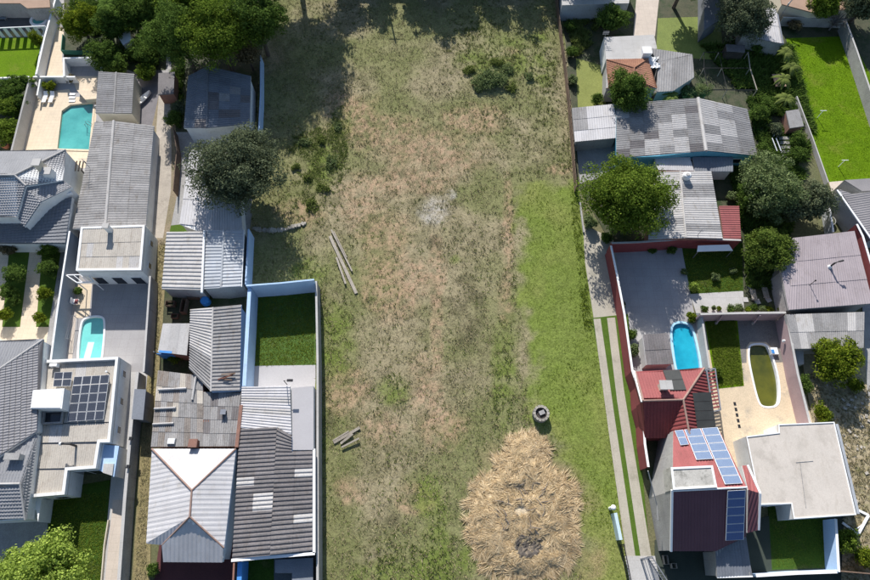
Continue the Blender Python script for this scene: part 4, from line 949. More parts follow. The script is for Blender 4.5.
# corrugated roofs in the middle
t, ro, pl2, off = house('store_room', 'store room with one flat pale sheet roof in the middle row', [Q((158, 352, 2.6), (187, 355.5, 2.6), (190, 323.5, 2.8), (163, 323.5, 2.8))], 2.4, M_brick, cat='store')
sheet_roof(ro, pl2[0], 3, 1, M_fcl, .9, .03); MB().bar(P(159, 351.5, 2.66)-off, P(172, 352.5, 2.66)-off, .3, .1).build('blue_edge_strip', M_sblue, ro)
pl = [Q((189.5, 369, 3.0), (190.5, 309.5, 3.0), (213, 307.5, 3.4), (211, 391.5, 3.4)), Q((241.5, 304.8, 3.0), (240, 391, 3.0), (211, 391.5, 3.4), (213, 307.5, 3.4))]
t, ro, pl2, off = house('ribbed_house', 'house with strongly ribbed grey roof left of the walled lawn', pl, 2.8, M_bluew)
sheet_roof(ro, pl2[0], 8, 1, M_fcl, .45, .08, pick=lambda i, j: M_fcl if i > 2 else M_fc); sheet_roof(ro, pl2[1], 8, 1, M_fc, .45, .08)
cap(ro, P(213, 307.5, 3.4), P(211, 391.5, 3.4), M_fcl, off, .12, .02)
# debris on it
db = thing('timber_scrap', 'small heap of reddish boards lying on the ribbed roof', 'boards', P(224, 377, 3.35))
for k in range(5): MB().bar((R.uniform(-.7, .2), R.uniform(-.5, .5), .06+.06*k), (R.uniform(.2, 1.5), R.uniform(-.5, .5), .06+.06*k), .14, .05).build('board', [M_wood, M_rust][k % 2], db)
t, ro, pl2, off = house('patched_house', 'house with patched grey corrugated roof and white ridge caps', [Q((151, 447, 3.2), (235.5, 446.5, 3.2), (241.5, 393, 2.75), (203.5, 392, 2.75), (203, 376, 2.75), (158, 370.5, 2.75))], 2.6, M_brick)
s = pl2[0]; m1, m2 = lerp(s[0], s[1], .62), lerp(s[5], s[2], .545)
sheet_roof(ro, [s[0], m1, s[4], s[5]], 8, 5, [M_fc, M_fcb, M_fcw, M_fcb], .28, .05); sheet_roof(ro, [m1, s[1], s[2], s[3]], 5, 4, [M_fc, M_fcb, M_fcd], .28, .05)
for a, b in (((158.5, 390, 3.0), (186.5, 388.5, 3.0)), ((154.5, 409, 3.1), (176, 408, 3.1)), ((153, 424.5, 3.15), (174, 423.5, 3.15)), ((196, 377, 2.95), (192.5, 400, 3.0))): cap(ro, P(*a), P(*b), M_fcl, off, .14, .08)
wall('brick_parapet', 'narrow red brick parapet right of the patched corrugated roof', [(241, 405), (236.5, 447)], 3.5, M_brick, .4)
ch = thing('chimney', 'stubby rust-brown brick chimney at the south edge of the patched roof', 'chimney', P(195.5, 444.5, 3.2)); MB().box((0, 0, -.1), .85, .8, .9).build('stack', M_rust, ch); MB().box((0, 0, .8), 1.0, .95, .1).build('cap_slab', M_brick, ch)
sk = thing('roof_skylight', 'small white skylight box on the patched roof', 'skylight', P(172, 441.5, 3.25)); MB().box((0, 0, -.05), .9, .7, .22).build('kerb', M_conc, sk); MB().box((0, 0, .17), .8, .6, .1).build('dome', M_wpaint, sk)
sk = thing('roof_vent', 'dark roof vent with a streak below on the patched roof', 'vent', P(224.5, 413, 3.05)); MB().box((0, 0, 0), .5, .45, .5).build('box', M_black, sk); MB().box((0, 0, .5), .65, .6, .06).build('lid', M_metal, sk)
b = thing('tarpaulin_screen', 'blue tarpaulin wall panel in the gap above the patched roof', 'panel', P(168, 366)); o = P(168, 366)
MB().bar(P(160, 356, 1.0)-o, P(176, 357, 1.0)-o, .08, 1.9).build('panel', M_tarp, b); 
for u in (160.5, 175.5): p = P(u, 356.6, 0)-o; MB().box((p.x, p.y, 0), .1, .1, 2.0).build('post', M_metal, b)
dr = thing('water_drum', 'blue plastic drum standing in the dark gap between the workshops', 'drum', P(207, 303, 0)); b = MB(); b.tube([(0, 0, 0), (0, 0, .1), (0, 0, .9), (0, 0, 1.0)], [.55, .6, .6, .55], 16).build('body', M_tarp, dr); MB().tube([(0, 0, 1.0), (0, 0, 1.05)], [.5, .5], 16).build('lid', M_tarp, dr)
for k, (u, v, w, h, d) in enumerate(((172, 305, 1.2, .8, .7), (186, 308, .7, 1.1, 1.9), (176, 317, .9, .6, .6), (195, 298, 1.6, .7, .5))):
    o = thing('yard_crate', ['dark wooden crate nearest the verge in the dark yard', 'tall narrow crate frame in the middle of the dark yard', 'small crate near the store room in the dark yard', 'long low crate under the workshop eave in the dark yard'][k], 'crate', P(u, v)+Vector((0, 0, .03)))
    for y in (-d/2, d/2):
        for z in np.arange(.1, h, .25): MB().bar((-w/2, y, z), (w/2, y, z), .03, .16).build('slat', M_wood, o)
    for x in (-w/2+.04, w/2-.04):
        MB().bar((x, -d/2+.02, h*.5), (x, d/2-.02, h*.5), .05, h*.9).build('end_board', M_wood, o)

# white hipped house
ZE, ZR = 3.4, 5.0
A, B, C, D = (152, 449, ZE), (236, 449, ZE), (224, 548, ZE), (146.5, 543.5, ZE); r1, r2 = (192, 490.5, ZR), (190, 517, ZR)
pl = [Q(A, B, r1), Q(D, A, r1, r2), Q(B, C, r2, r1), Q((163, 562, ZE-.5), (223, 562, ZE-.5), (224, 548, ZE), r2, (163, 545, ZE)), Q((163, 545, ZE), r2, D)]
t, ro, pl2, off = house('hipped_house', 'white hipped-roof house with terracotta ridge lines beside the dirt verge', pl, 2.6, M_white, shrink=.95)
for q in pl2[:3]: sheet_clip(ro, q, M_wsheet, 1.0, .48, .018)
sheet_clip(ro, pl2[3], M_wsheet, 1.0, .4, .015, up=Vector((0, 1, .3))); sheet_clip(ro, pl2[4], M_wsheet, 1.2, .4, .02)
for a, b in ((A, r1), (B, r1), (r1, r2), (r2, (163, 545, ZE)), (r2, C)): cap(ro, P(*a), P(*b), M_ridge, off, .11, .08)
windows(t, P(163, 560, 2.9), P(223, 560, 2.9), off, 3, .9, 2.0, 1.3, out=-.3)
# dark ribbed roof next to the lot
pl = [Q((232.5, 559, 3.2), (240, 429, 3.2), (277, 427, 3.6), (270, 555.5, 3.6)), Q((312.5, 451, 3.2), (312.5, 551, 3.2), (270, 555.5, 3.6), (275.5, 452, 3.6))]
t, ro, pl2, off = house('ribbed_warehouse', 'long warehouse with dark brown-grey ribbed roof and white gutters at the edge of the lot', pl+[Q((277, 427, 3.6), (292, 436, 3.45), (292, 452, 3.42), (275.5, 452, 3.6))], 3.0, M_bluew, cat='warehouse')
def pk(i, j): return M_fcl if (i, j) in ((8, 0), (6, 1), (5, 1)) else None
sheet_roof(ro, pl2[0], 15, 2, M_fcd, .42, .08, pick=pk)
def pk2(i, j): return M_fcl if (i, j) in ((2, 0), (7, 0)) else None
sheet_roof(ro, pl2[1], 11, 2, M_fcd, .42, .08, pick=pk2)
q = pl2[2]; sheet_roof(ro, [q[1], q[2], q[3], q[0]], 3, 1, M_fcd, .42, .08)
MB().bar(P(314.2, 449, 3.2)-off, P(314.2, 553, 3.2)-off, .3, .2).build('gutter', M_wpaint, ro); MB().bar(P(231.5, 560.5, 3.2)-off, P(315, 553.6, 3.2)-off, .3, .2).build('gutter', M_wpaint, ro)
t, ro, pl2, off = house('pale_annex', 'annex with pale ribbed sheet roof south of the walled lawn', [Q((240, 428, 3.3), (291.5, 434.5, 3.5), (290, 386, 3.5), (242, 387, 3.3))], 3.1, M_white, cat='annex')
q = pl2[0]; sheet_roof(ro, [q[0], q[3], q[2], q[1]], 8, 2, M_wsheet, .4, .05, pick=lambda i, j: M_fcl if (i, j) in ((3, 0), (5, 0), (3, 1), (5, 1)) else None)
t, ro, off = flat_house('slab_roof_room', 'narrow room with smooth lavender-grey slab roof against the lot wall', [(291.5, 388), (313.5, 386), (313.5, 450), (292.5, 450)], 3.3, M_white, mat('smooth_grey_slab', (.42, .405, .405), (.38, .365, .365), .3, fine=.06), cat='room')
v = thing('lamp_post', 'dark lamp head on a short post at the edge of the lavender-grey patio', 'lamp', P(287, 384.5, 3.5)); MB().tube([(0, 0, -.1), (0, 0, 1.6), (.5, 0, 1.75)], [.05]*3, 7).build('post', M_black, v); MB().box((.75, 0, 1.7), .7, .3, .1).build('lamp_head', M_black, v)
# walls of the walled lawn
wall('boundary_wall', 'bright light-blue wall closing the north end of the walled lawn', [(246, 285.5), (280, 283), (314, 279.5)], 3.7, M_bluew, .2)
wall('boundary_wall', 'light-blue wall along the left side of the walled lawn', [(249.5, 288), (244, 386)], 3.3, M_bluew, .45)
wall('boundary_wall', 'thin grey wall between the vacant lot and the walled lawn and warehouse', [(316, 281), (317.5, 360), (317.5, 480), (317.5, 604)], 2.6, M_conc, .2, M_concl)
wall('boundary_wall', 'strong blue wall in the courtyard at the bottom, left of its dark lawn', [(240, 562), (238, 604)], 2.4, M_sblue, .5)
wall('brick_wall', 'low red brick wall left of the bottom blue courtyard', [(234, 563), (232, 604)], 1.6, M_brick, .2)
t, ro, off = flat_house('courtyard_canopy', 'blue-grey sheet canopy in the bottom blue courtyard', [(275, 560), (313, 558), (313, 604), (292, 604), (292, 573), (275, 573)], 2.0, M_conc, M_slateb, cat='canopy', shrink=.92)
# ---------------------------------------------------------------- right block
# board fence at the right edge of the lot
fl = [(557, -8), (561.5, 30), (566, 62), (570, 100), (573.5, 140), (577, 186)]
fe = thing('board_fence', 'long brown board fence along the upper right edge of the lot', 'fence', P(566, 62)); o = P(566, 62); pts = [p-o for p in L(fl, 1.8)]
for i in range(len(pts)-1):
    a, b = pts[i], pts[i+1]; n = 7
    for k in range(n):
        p, q = lerp(a, b, (k+.04)/n), lerp(a, b, (k+.96)/n); h = 1.7+R.uniform(-.12, .12)
        MB().bar(Vector((p.x, p.y, h/2+.03)), Vector((q.x, q.y, h/2+.03)), .06, h).build('fence_panel', M_wood, fe)
    MB().box((a.x+.09, a.y, 0), .14, .14, 1.85).build('post', M_dwood, fe)
wall('low_kerb', 'rough low concrete kerb at the top of the shaded driveway', [(580, 200), (584, 232)], .4, M_conc, .2, cat='kerb')
# top row of houses
t, ro, off = flat_house('white_roof_house', 'house with pale flat roof at the top edge right of the board fence', [(561, -22), (632, -22), (629, 3), (562, 5)], 3.2, M_zinc, M_concl)
t, ro, off = flat_house('tall_blue_shed', 'shed with blue-grey sheet walls at the top edge beside the tree', [(704, -25), (722, -25), (719, 20), (704, 30)], 2.6, M_slateb, M_slateb, cat='shed')
t, ro, off = flat_house('tan_roof_house', 'house with tan flat roof along the top right edge', [(776, -25), (852, -25), (851, 9), (812, 12), (782, 4)], 3.0, M_cream, M_tan)
wall('boundary_wall', 'thin grey wall between the tan-roofed house and the bright lawn', [(783, 17), (846, 19)], 1.8, M_conc, .15, M_concl)
wall('boundary_wall', 'grey wall along the right side of the bright lawn', [(846, 20), (857, 50), (880, 118)], 2.2, M_conc, .2, M_concl)
t, ro, pl2, off = house('white_roof_shed', 'shed with bright white triangular roof showing beside the top right tree', [Q((742, 36, 2.8), (784, 44, 2.8), (776, 9, 3.2), (744, 6, 3.2))], 2.6, M_conc, cat='shed')
sheet_roof(ro, pl2[0], 6, 2, M_wsheet, .4, .04); MB().bar(P(777.5, 14, 3.3)-off, P(783, 43, 2.95)-off, .2, .1).build('verge_flashing', M_metal, ro)
fp = thing('flue_pipe', 'short pale pipe leaning beside the white triangular roof', 'pipe', P(778, 20, 0)); MB().tube([(0, 0, 0), (.05, 0, 3.4), (.7, .5, 4.2)], [.14, .14, .14], 8).build('pipe', M_concl, fp)
t, ro, off = flat_house('low_hut', 'low dark hut roof in the shade beside the fenced vegetable plot', [(726, 44), (745, 45), (745, 52), (727, 51)], 1.9, M_dwood, M_fcd, cat='hut')
# small brown-roofed house
t, ro, off = flat_house('slab_house', 'small house front with pale slab roof under the upper right tree shade', [(604, 37), (654, 34.5), (657, 48), (648, 58.5), (606, 59.5)], 3.0, M_white, M_concl)
r1, r2 = (634, 68, 3.8), (634, 80, 3.8)
pl = [Q((606.5, 60, 3.1), (648, 59, 3.1), r1), Q((606, 88, 3.1), (606.5, 60, 3.1), r1, r2), Q((648, 59, 3.1), (657, 88, 3.1), r2, r1), Q((606, 88, 3.1), (657, 88, 3.1), r2)]
t, ro, pl2, off = house('terracotta_house', 'small brown terracotta hipped house behind the round green tree', pl, 2.9, M_conc)
for q in pl2: tile_clip(ro, q, M_terra)
for a, b in (((606.5, 60, 3.1), r1), ((648, 59, 3.1), r1), (r1, r2)): cap(ro, P(*a), P(*b), M_terra, off, .12, .1)
t, ro, pl2, off = house('grey_annex', 'annex with weathered grey sheet roof right of the terracotta house', [Q((657, 92, 2.7), (658, 62, 2.9), (692.5, 54.5, 2.9), (694, 77.5, 2.7), (673, 91, 2.7)), Q((658, 62, 2.9), (649, 48, 3.1), (692.5, 54.5, 2.9))], 2.5, M_conc, cat='annex')
for q in pl2: sheet_clip(ro, q, M_fc, 1.2, .4, .04, up=Vector((.2, 1, 0)))
wt = thing('water_tank', 'white square water tank beside the slab roof near the top', 'tank', P(645, 55, 3.0)); MB().box((0, 0, 0), 1.3, 1.3, 1.0).build('body', M_wpaint, wt); MB().box((0, 0, 1.0), 1.45, 1.45, .08).build('lid', M_wpaint, wt)
tp = thing('tarpaulin', 'crumpled white tarpaulin on the grey annex roof', 'tarpaulin', P(653, 63, 2.95)); g = 8
vs = [((i/g-.5)*1.5+.3*math.sin(j), (j/g-.5)*2.4, .12+.14*math.sin(i*2.1+j*1.3)+.05*R.random()) for j in range(g+1) for i in range(g+1)]
MB().add(vs, [(j*(g+1)+i, j*(g+1)+i+1, (j+1)*(g+1)+i+1, (j+1)*(g+1)+i) for j in range(g) for i in range(g)]).build('sheet', M_wpaint, tp)
an = thing('tv_antenna', 'metal antenna at the corner of the pale slab roof near the top', 'antenna', P(604, 39, 3.05)); MB().tube([(0, 0, 0), (0, 0, 1.6)], [.04, .03], 6).build('mast', M_metal, an)
for z in (1.0, 1.25, 1.5): MB().bar((-.5, 0, z), (.5, 0, z), .04).build('element', M_metal, an)
# long patched roof
t, ro, pl2, off = house('pale_carport', 'carport with two-tone pale sheet roof beside the board fence', [Q((575, 142, 2.5), (617.5, 138, 2.5), (614.5, 104, 2.7), (572, 108, 2.7))], 2.35, M_conc, cat='carport', shrink=.93)
sheet_roof(ro, pl2[0], 6, 3, M_wsheet, .35, .03, pick=lambda i, j: M_fc if i < 2 and j > 0 else None)
pl = [Q((616, 158, 2.7), (616, 104, 2.7), (698, 98, 3.6), (706, 151, 3.6), (657.5, 156, 3.15)), Q((747, 109, 2.8), (757, 156, 2.8), (706, 151, 3.6), (698, 98, 3.6))]
t, ro, pl2, off = house('patchwork_house', 'long house with grey corrugated roof patched with pale sheets', pl, 2.5, M_teal)
s = pl2[0]
pkA = {(1, 3), (2, 3), (3, 3), (4, 4), (1, 4), (0, 4), (0, 2), (5, 0), (1, 2), (3, 4)}
sheet_roof(ro, [s[0], s[1], s[2], s[3]], 7, 6, [M_fc], .32, .045, pick=lambda i, j: M_fcl if (i, j) in pkA else (M_fcd if (i*7+j*3) % 5 == 0 else None))
s = pl2[1]; pkB = {(0, 2), (1, 2), (2, 2), (3, 1), (2, 1), (0, 1), (4, 2)}
sheet_roof(ro, [s[0], s[1], s[2], s[3]], 6, 3, [M_fc], .32, .045, pick=lambda i, j: M_fcl if (i, j) in pkB else None)
cap(ro, P(698, 98, 3.6), P(706, 151, 3.6), M_fcl, off, .26, .02)
windows(t, P(659, 157, 2.7), P(752, 156.5, 2.7), off, 4, .9, 1.9, 1.4, out=-.25)
t, ro, pl2, off = house('porch_roof', 'white porch roof in front of the patchwork house', [Q((657, 170, 2.3), (694, 171, 2.3), (690, 157.5, 2.5), (655, 157, 2.5))], 2.15, M_white, cat='porch', shrink=.9)
sheet_roof(ro, pl2[0], 4, 1, M_wsheet, .35, .03)
t, ro, pl2, off = house('shaded_porch', 'blue-grey porch roof in shade right of the white porch roof', [Q((694.5, 171.5, 2.2), (733, 171.5, 2.2), (733, 157, 2.4), (693, 157, 2.4))], 2.05, M_white, cat='porch', shrink=.9)
sheet_roof(ro, pl2[0], 5, 1, M_slateb, .35, .03)  # shade on this porch roof is put into the blue-grey sheets
# grey house behind the red wall
pl = [Q((648, 240, 2.7), (655, 172, 2.7), (680, 171.5, 3.2), (686, 238, 3.2)), Q((711, 171.5, 2.8), (722.5, 239, 2.8), (686, 238, 3.2), (680, 171.5, 3.2))]
t, ro, pl2, off = house('grey_gable_house', 'house with light grey ribbed gable roof behind the red boundary wall', pl, 2.6, M_brick)
sheet_roof(ro, pl2[0], 10, 1, [M_fcl, M_fc], .4, .035); sheet_roof(ro, pl2[1], 10, 1, [M_fcl, M_fc], .4, .035); cap(ro, P(680, 171.5, 3.2), P(686, 238, 3.2), M_fcl, off)
t, ro, pl2, off = house('red_lean_to', 'lean-to with red sheet roof at the end of the grey gabled house', [Q((723.5, 239, 2.6), (719, 206, 2.6), (739, 206, 2.4), (741, 239, 2.4))], 2.25, M_brick, cat='lean-to')
sheet_roof(ro, pl2[0], 5, 1, M_redsh, .4, .04)
wt = thing('water_tank', 'round white water tank on the grey gabled roof', 'tank', P(685.5, 178, 3.2)); MB().tube([(0, 0, -.1), (0, 0, .2), (0, 0, .75), (0, 0, .9)], [.5, .55, .6, .35], 16).build('body', M_wpaint, wt, True); MB().tube([(0, 0, .88), (0, 0, .98)], [.3, .26], 14).build('lid', M_concl, wt)
an = thing('tv_antenna', 'thin metal antenna above the red wall at the grey gabled house', 'antenna', P(697, 236, 3.0)); MB().tube([(0, 0, -.1), (0, 0, 1.7)], [.04, .03], 6).build('mast', M_metal, an)
for z in (1.2, 1.45): MB().bar((-.4, 0, z), (.4, 0, z), .03).build('element', M_metal, an)
# red boundary walls
wall('boundary_wall', 'red wall with pale top running east behind the dark patio', [(611.5, 243), (640, 242), (669, 240), (686, 238), (741, 240)], 2.7, M_redw, .2, M_concl)
wall('boundary_wall', 'long red wall with white top beside the twin-track driveway', [(611, 245.5), (616.5, 272), (624.5, 314), (632.5, 371), (642.5, 402), (645, 444), (648.5, 467)], 2.9, M_redw, .2, M_wpaint)
aw = thing('awning', 'small white awning under the red wall above the dark lawn', 'awning', P(714, 252, 0)); o = P(714, 252)
q = [p-o for p in L([(697, 251.5, 1.9), (733, 250.5, 1.9), (729, 244.5, 2.2), (698, 245.5, 2.2)])]; MB().hexa([p-Vector((0, 0, .08)) for p in q], q).build('roof_panel', M_wpaint, aw)
for p in q[:2]: MB().box((p.x*.95, p.y, 0), .08, .08, 1.82).build('post', M_metal, aw)
# pool shelter
t, ro, pl2, off = house('pool_shelter', 'pool shelter with dark grey sheet roof left of the bright blue pool', [Q((646.5, 365, 2.2), (673.5, 364, 2.2), (667.5, 333, 2.3), (642.6, 334.7, 2.3))], 2.05, M_white, cat='shelter', shrink=.93)
sheet_roof(ro, pl2[0], 5, 2, M_fcd, .3, .03)
# courtyard of the green pool
wall('boundary_wall', 'mauve wall closing the north side of the green pool courtyard', [(700.5, 314), (741, 313), (786, 312.5)], 2.5, M_pinkw, .22, M_concl)
wall('boundary_wall', 'tall mauve wall right of the green pool', [(786.5, 314.5), (798, 374), (810.5, 424)], 2.6, M_pinkw, .22, M_concl)
wall('boundary_wall', 'thin pale wall between the bright blue pool and the green pool courtyard', [(702, 316.5), (709.5, 368)], 1.9, M_concl, .18, M_concl)
for k in range(2):
    u = (722, 759)[k]; b = thing('wall_brace', ['slanted brace against the mauve wall above the courtyard lawn', 'slanted brace against the mauve wall above the green pool'][k], 'brace', P(u, 325)); o = P(u, 325)
    MB().bar(P(u+1, 315, 2.4)-o, P(u-5, 322.5, .6)-o, .16, .16).build('strut', M_pinkw, b); p = P(u-5, 322.5, .6)-o; MB().box((p.x, p.y, 0), .25, .25, .55).build('foot_block', M_conc, b)
pu = thing('pool_pump', 'white pump box with a blue lid beside the green pool', 'pump box', P(772.5, 352)); MB().box((0, 0, 0), .9, .9, .5).build('housing', M_wpaint, pu); MB().box((-.25, -.1, .5), .35, .5, .05).build('lid', M_tarp, pu)
lt = thing('wall_light', 'small white lamp on the tall mauve wall', 'lamp', P(783.5, 341, 1.5)); MB().box((0, 0, -.1), .3, .3, .2).build('bracket', M_wpaint, lt); MB().tube([(0, 0, .1), (0, 0, .3)], [.16, .1], 10).build('globe', M_wpaint, lt)
for k in range(5):
    b = MB().box((0, 0, 0), .3, .42, .05).build('drain_stone', M_black); b.location = P(734.5+k*1.1, 404+k*5.6)+Vector((0, 0, .06))
    tag(b, ['black drain stone nearest the courtyard lawn', 'second black drain stone from the courtyard lawn', 'middle black drain stone on the cream courtyard paving', 'fourth black drain stone from the courtyard lawn', 'black drain stone nearest the pale flat-roofed house'][k], 'stone', 'black stones set in the courtyard paving')
# red tiled house
ZE, ZR = 3.3, 5.3
A, B, r1, r2 = P(635, 371.5, ZE), P(704, 368.3, ZE), P(643, 401, ZR), P(683, 400, ZR)
C = P(716, 436, ZE); sw = P(645, 438, 2.9); sv = PP(666, 438, r1, r2, sw); ve = PP(689.5, 436, B, C, r2)
t, ro, pl2, off = house('red_tiled_house', 'red tiled house with beige chimney and black heating mats below the blue pool', [[A, B, r2, r1], [B, C, ve, r2], [r1, r2, ve, sv, sw]], 2.8, M_redw, shrink=.95)
tile_clip(ro, pl2[0], mat('sunlit_red_tile', (.31, .1, .095), (.26, .085, .082), .5, fine=.18), .4, .35)  # north slope takes a brighter tile copy, sunlight put into the colour
sheet_clip(ro, pl2[1], M_redt, 1.2, .4, .09); sheet_clip(ro, [pl2[2][0], pl2[2][1], pl2[2][3], pl2[2][4]], M_redt, 1.2, .4, .06); sheet_clip(ro, [pl2[2][1], pl2[2][2], pl2[2][3]], M_redt, 1.2, .4, .06)
for a, b in ((r1, r2), (r2, B), (r2, ve), (r1, A)): cap(ro, a, b, M_ridge, off, .12, .1)
MB().bar(P(633.5, 371, 3.4)-off, P(642, 402, 5.1)-off, .25, .2).build('verge_board', M_wpaint, ro)
wg = [P(690, 466, 2.9), P(690, 437.5, 3.0), P(668, 439, 3.4), P(664, 466, 3.3)]
t2, ro2, pl3, off2 = house('red_tiled_wing', 'narrow red tiled wing between the dark courtyard and the solar roof', [wg], 2.6, M_white, cat='house wing', shrink=.97)
sheet_clip(ro2, pl3[0], M_redt, 1.2, .4, .09)
ch = thing('chimney', 'beige chimney with a wide slab on the red tiled house', 'chimney', P(662, 388, 4.6)); MB().box((0, 0, -.3), .9, .8, 1.6).build('stack', M_cream, ch); MB().box((0, 0, 1.3), 1.5, 1.1, .12).build('cap_slab', M_concl, ch)
def mats(name, label, q, n, m=M_bmat):
    c = sum(q, Vector())/4; t = thing(name, label, 'heating mat', c); nn = qnorm(q)
    for k in range(n):
        s = [quadpt(q, 0, (k+.02)/n)-c, quadpt(q, 1, (k+.02)/n)-c, quadpt(q, 1, (k+.98)/n)-c, quadpt(q, 0, (k+.98)/n)-c]
        if nn.dot((s[1]-s[0]).cross(s[2]-s[0])) < 0: s = s[::-1]
        MB().hexa([p+nn*.14 for p in s], [p+nn*.2 for p in s]).build('mat_panel', m, t)
mats('pool_heating_mat', 'black heating mat on the north slope of the red tiled house', [PP(u, v, A, B, r2) for u, v in ((662.5, 371.2), (679, 370.5), (686, 391), (670, 391.5))], 2)
mats('pool_heating_mat', 'large black heating mat on the east slope of the red tiled house', [PP(u, v, B, C, r2) for u, v in ((691.5, 393), (709.5, 392.5), (715, 430), (696.5, 430.5))], 4)
pg = thing('pergola', 'metal pergola with dark red slats beside the green courtyard lawn', 'pergola', P(713, 395)); o = P(713, 395)
a4 = [P(u, v, 3.0)-o for u, v in ((706.5, 370), (715, 368.5), (720.5, 410), (713, 411.5))]
for i in range(4): MB().bar(a4[i], a4[(i+1) % 4], .14, .14).build('beam', M_metal, pg); MB().box((a4[i].x, a4[i].y, 0), .1, .1, 2.93).build('post', M_metal, pg)
for k in range(1, 12): MB().bar(lerp(a4[0], a4[3], k/12), lerp(a4[1], a4[2], k/12), .2, .06).build('slat', M_redw, pg)
# tall block with solar roof
ZB, ZT = 4.2, 7.6
RG = [(672.5, 491, ZT), (746.5, 487.5, ZT)]
G0, G1, n0, s0 = P(*RG[0]), P(*RG[1]), P(673, 431, 5.0), P(671.5, 551, ZB)
N_ = [n0, PP(717.5, 427.5, n0, G0, G1), G1, G0]; S_ = [G0, G1, PP(746, 536, s0, G0, G1), PP(715.5, 551, s0, G0, G1), s0]
t, ro, pl2, off = house('tall_red_house', 'tall grey-walled house with plum sheet roof and solar panels', [N_, S_], 4.0, M_conc, M_conc, shrink=.99)
sheet_clip(ro, pl2[0], M_redsh, 1.0, .34, .035); sheet_clip(ro, pl2[1], M_redshade, 1.0, .34, .035)
cap(ro, P(*RG[0]), P(*RG[1]), M_wpaint, off, .1, .08); MB().bar(P(672, 490, 7.7)-off, P(671, 551.5, 4.35)-off, .22, .2).build('verge_board', M_wpaint, ro)
pw = MB(); pw.tube([P(648, 471, 6.0)-off, P(657, 505, 4.0)-off, P(658, 520, 3.5)-off], [.06]*3, 6); pw.build('drain_pipe', M_concl, t)
g0, g1, e0, e1 = P(748, 490, 5.6), P(759.5, 493.5, 5.6), P(742, 466, 4.6), P(747, 533, 3.6)
pl = [[e0, PP(747, 465.5, e0, g0, g1), g1, g0], [g0, g1, PP(758, 530, e1, g0, g1), e1]]
t, ro, pl2, off = house('red_side_wing', 'narrow plum-roofed side wing with white verge right of the solar panels', pl, 3.4, M_white, M_white, cat='house wing', shrink=.99)
sheet_clip(ro, pl2[0], M_redsh, 1, .34, .035); sheet_clip(ro, pl2[1], M_redshade, 1, .34, .035)
for a, b in (((747.5, 465.5, 4.7), (760, 493.5, 5.7)), ((760, 493.5, 5.7), (758.5, 530, 3.9))): MB().bar(P(*a)-off, P(*b)-off, .22, .2).build('verge_board', M_wpaint, ro)
t, ro, pl2, off = house('blue_grey_porch', 'blue-grey sheet porch roof at the foot of the plum roof', [Q((717, 577, 3.2), (752.5, 576, 3.2), (746, 537, 3.6), (715.5, 551.5, 3.6))], 3.0, M_conc, cat='porch', shrink=.95)
sheet_clip(ro, pl2[0], M_slateb, 1, .34, .03, up=Vector((0, 1, 0))); MB().bar(P(717, 577.5, 3.15)-off, P(752.5, 576.5, 3.15)-off, .14, .14).build('gutter', M_wpaint, ro)
pts = [(670.5, 467.5), (712.5, 465.5), (717, 487.5), (673, 490)]
tt = thing('roof_terrace', 'stained concrete roof terrace with white kerb beside the solar panels', 'terrace', P(693, 478, 6.2)); o = P(693, 478, 6.2)
q = [p-o for p in ccw(L(pts, 7.9))]; MB().prism(q, -.6, 1.7).build('slab', mat('stained_slab', (.5, .48, .43), (.38, .36, .32), .8, fine=.2, stain=(.25, .24, .21), ss=1.2, sth=.5), tt); rim(tt, q, M_wpaint, Vector(), .22, .08, 'kerb')
# solar arrays
def onN(u, v): return PP(u, v, n0, G0, G1)
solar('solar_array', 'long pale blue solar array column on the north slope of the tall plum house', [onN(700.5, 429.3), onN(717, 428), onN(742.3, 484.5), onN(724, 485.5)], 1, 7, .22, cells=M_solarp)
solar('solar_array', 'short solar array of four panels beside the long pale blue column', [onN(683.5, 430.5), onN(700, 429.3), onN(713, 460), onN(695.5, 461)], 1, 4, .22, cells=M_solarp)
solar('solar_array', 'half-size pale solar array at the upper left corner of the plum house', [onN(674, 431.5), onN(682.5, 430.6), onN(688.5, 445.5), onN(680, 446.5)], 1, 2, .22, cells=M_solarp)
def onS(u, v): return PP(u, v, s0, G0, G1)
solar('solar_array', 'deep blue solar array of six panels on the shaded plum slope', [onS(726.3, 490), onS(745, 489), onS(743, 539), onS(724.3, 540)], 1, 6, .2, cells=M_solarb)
# pale flat house
t, ro, off = flat_house('pale_flat_house', 'large flat cream-roofed house at the lower right', [(746, 436.5), (778.5, 432.5), (778, 424.5), (834, 422), (856, 515), (793.5, 519), (791, 504), (760, 505)], 3.4, M_white, mat('cream_membrane', (.53, .48, .42), (.475, .43, .375), .25, fine=.1, stain=(.4, .36, .31), ss=.35, sth=.53, rust=(.4, .35, .29)))
rim(ro, L([(746, 436.5), (778.5, 432.5), (778, 424.5), (834, 422), (856, 515), (793.5, 519), (791, 504), (760, 505)], 3.4), M_wpaint, off, .12, .08, 'edge_trim')
for a, b in (((800, 463), (806, 508)), ((796, 462.5), (813, 461))): MB().bar(P(*a, 3.42)-off, P(*b, 3.42)-off, .06, .04).build('seam', M_conc, ro)
wall('boundary_wall', 'grey-blue wall along the right side of the pale flat house', [(837, 424), (847, 465), (858.5, 514)], 2.6, M_slateb, .25, M_zinc)
windows(t, P(760, 505, 3.4), P(791, 504, 3.4), off, 2, .2, 2.2, 1.3, out=.02, names='glazed_door')
wall('boundary_wall', 'light blue wall along the right side of the dark south court', [(836, 519), (839, 572)], 2.4, M_bluew, .2, M_wpaint)
wall('boundary_wall', 'pale blue wall closing the bottom of the dark south court', [(756, 575.5), (797, 573), (838, 571.5)], 2.2, M_bluew, .3, M_wpaint)
fr = thing('window_frame', 'discarded white window frame lying on the waste ground', 'frame', P(856, 522)+Vector((0, 0, .15))); o = P(856, 522)
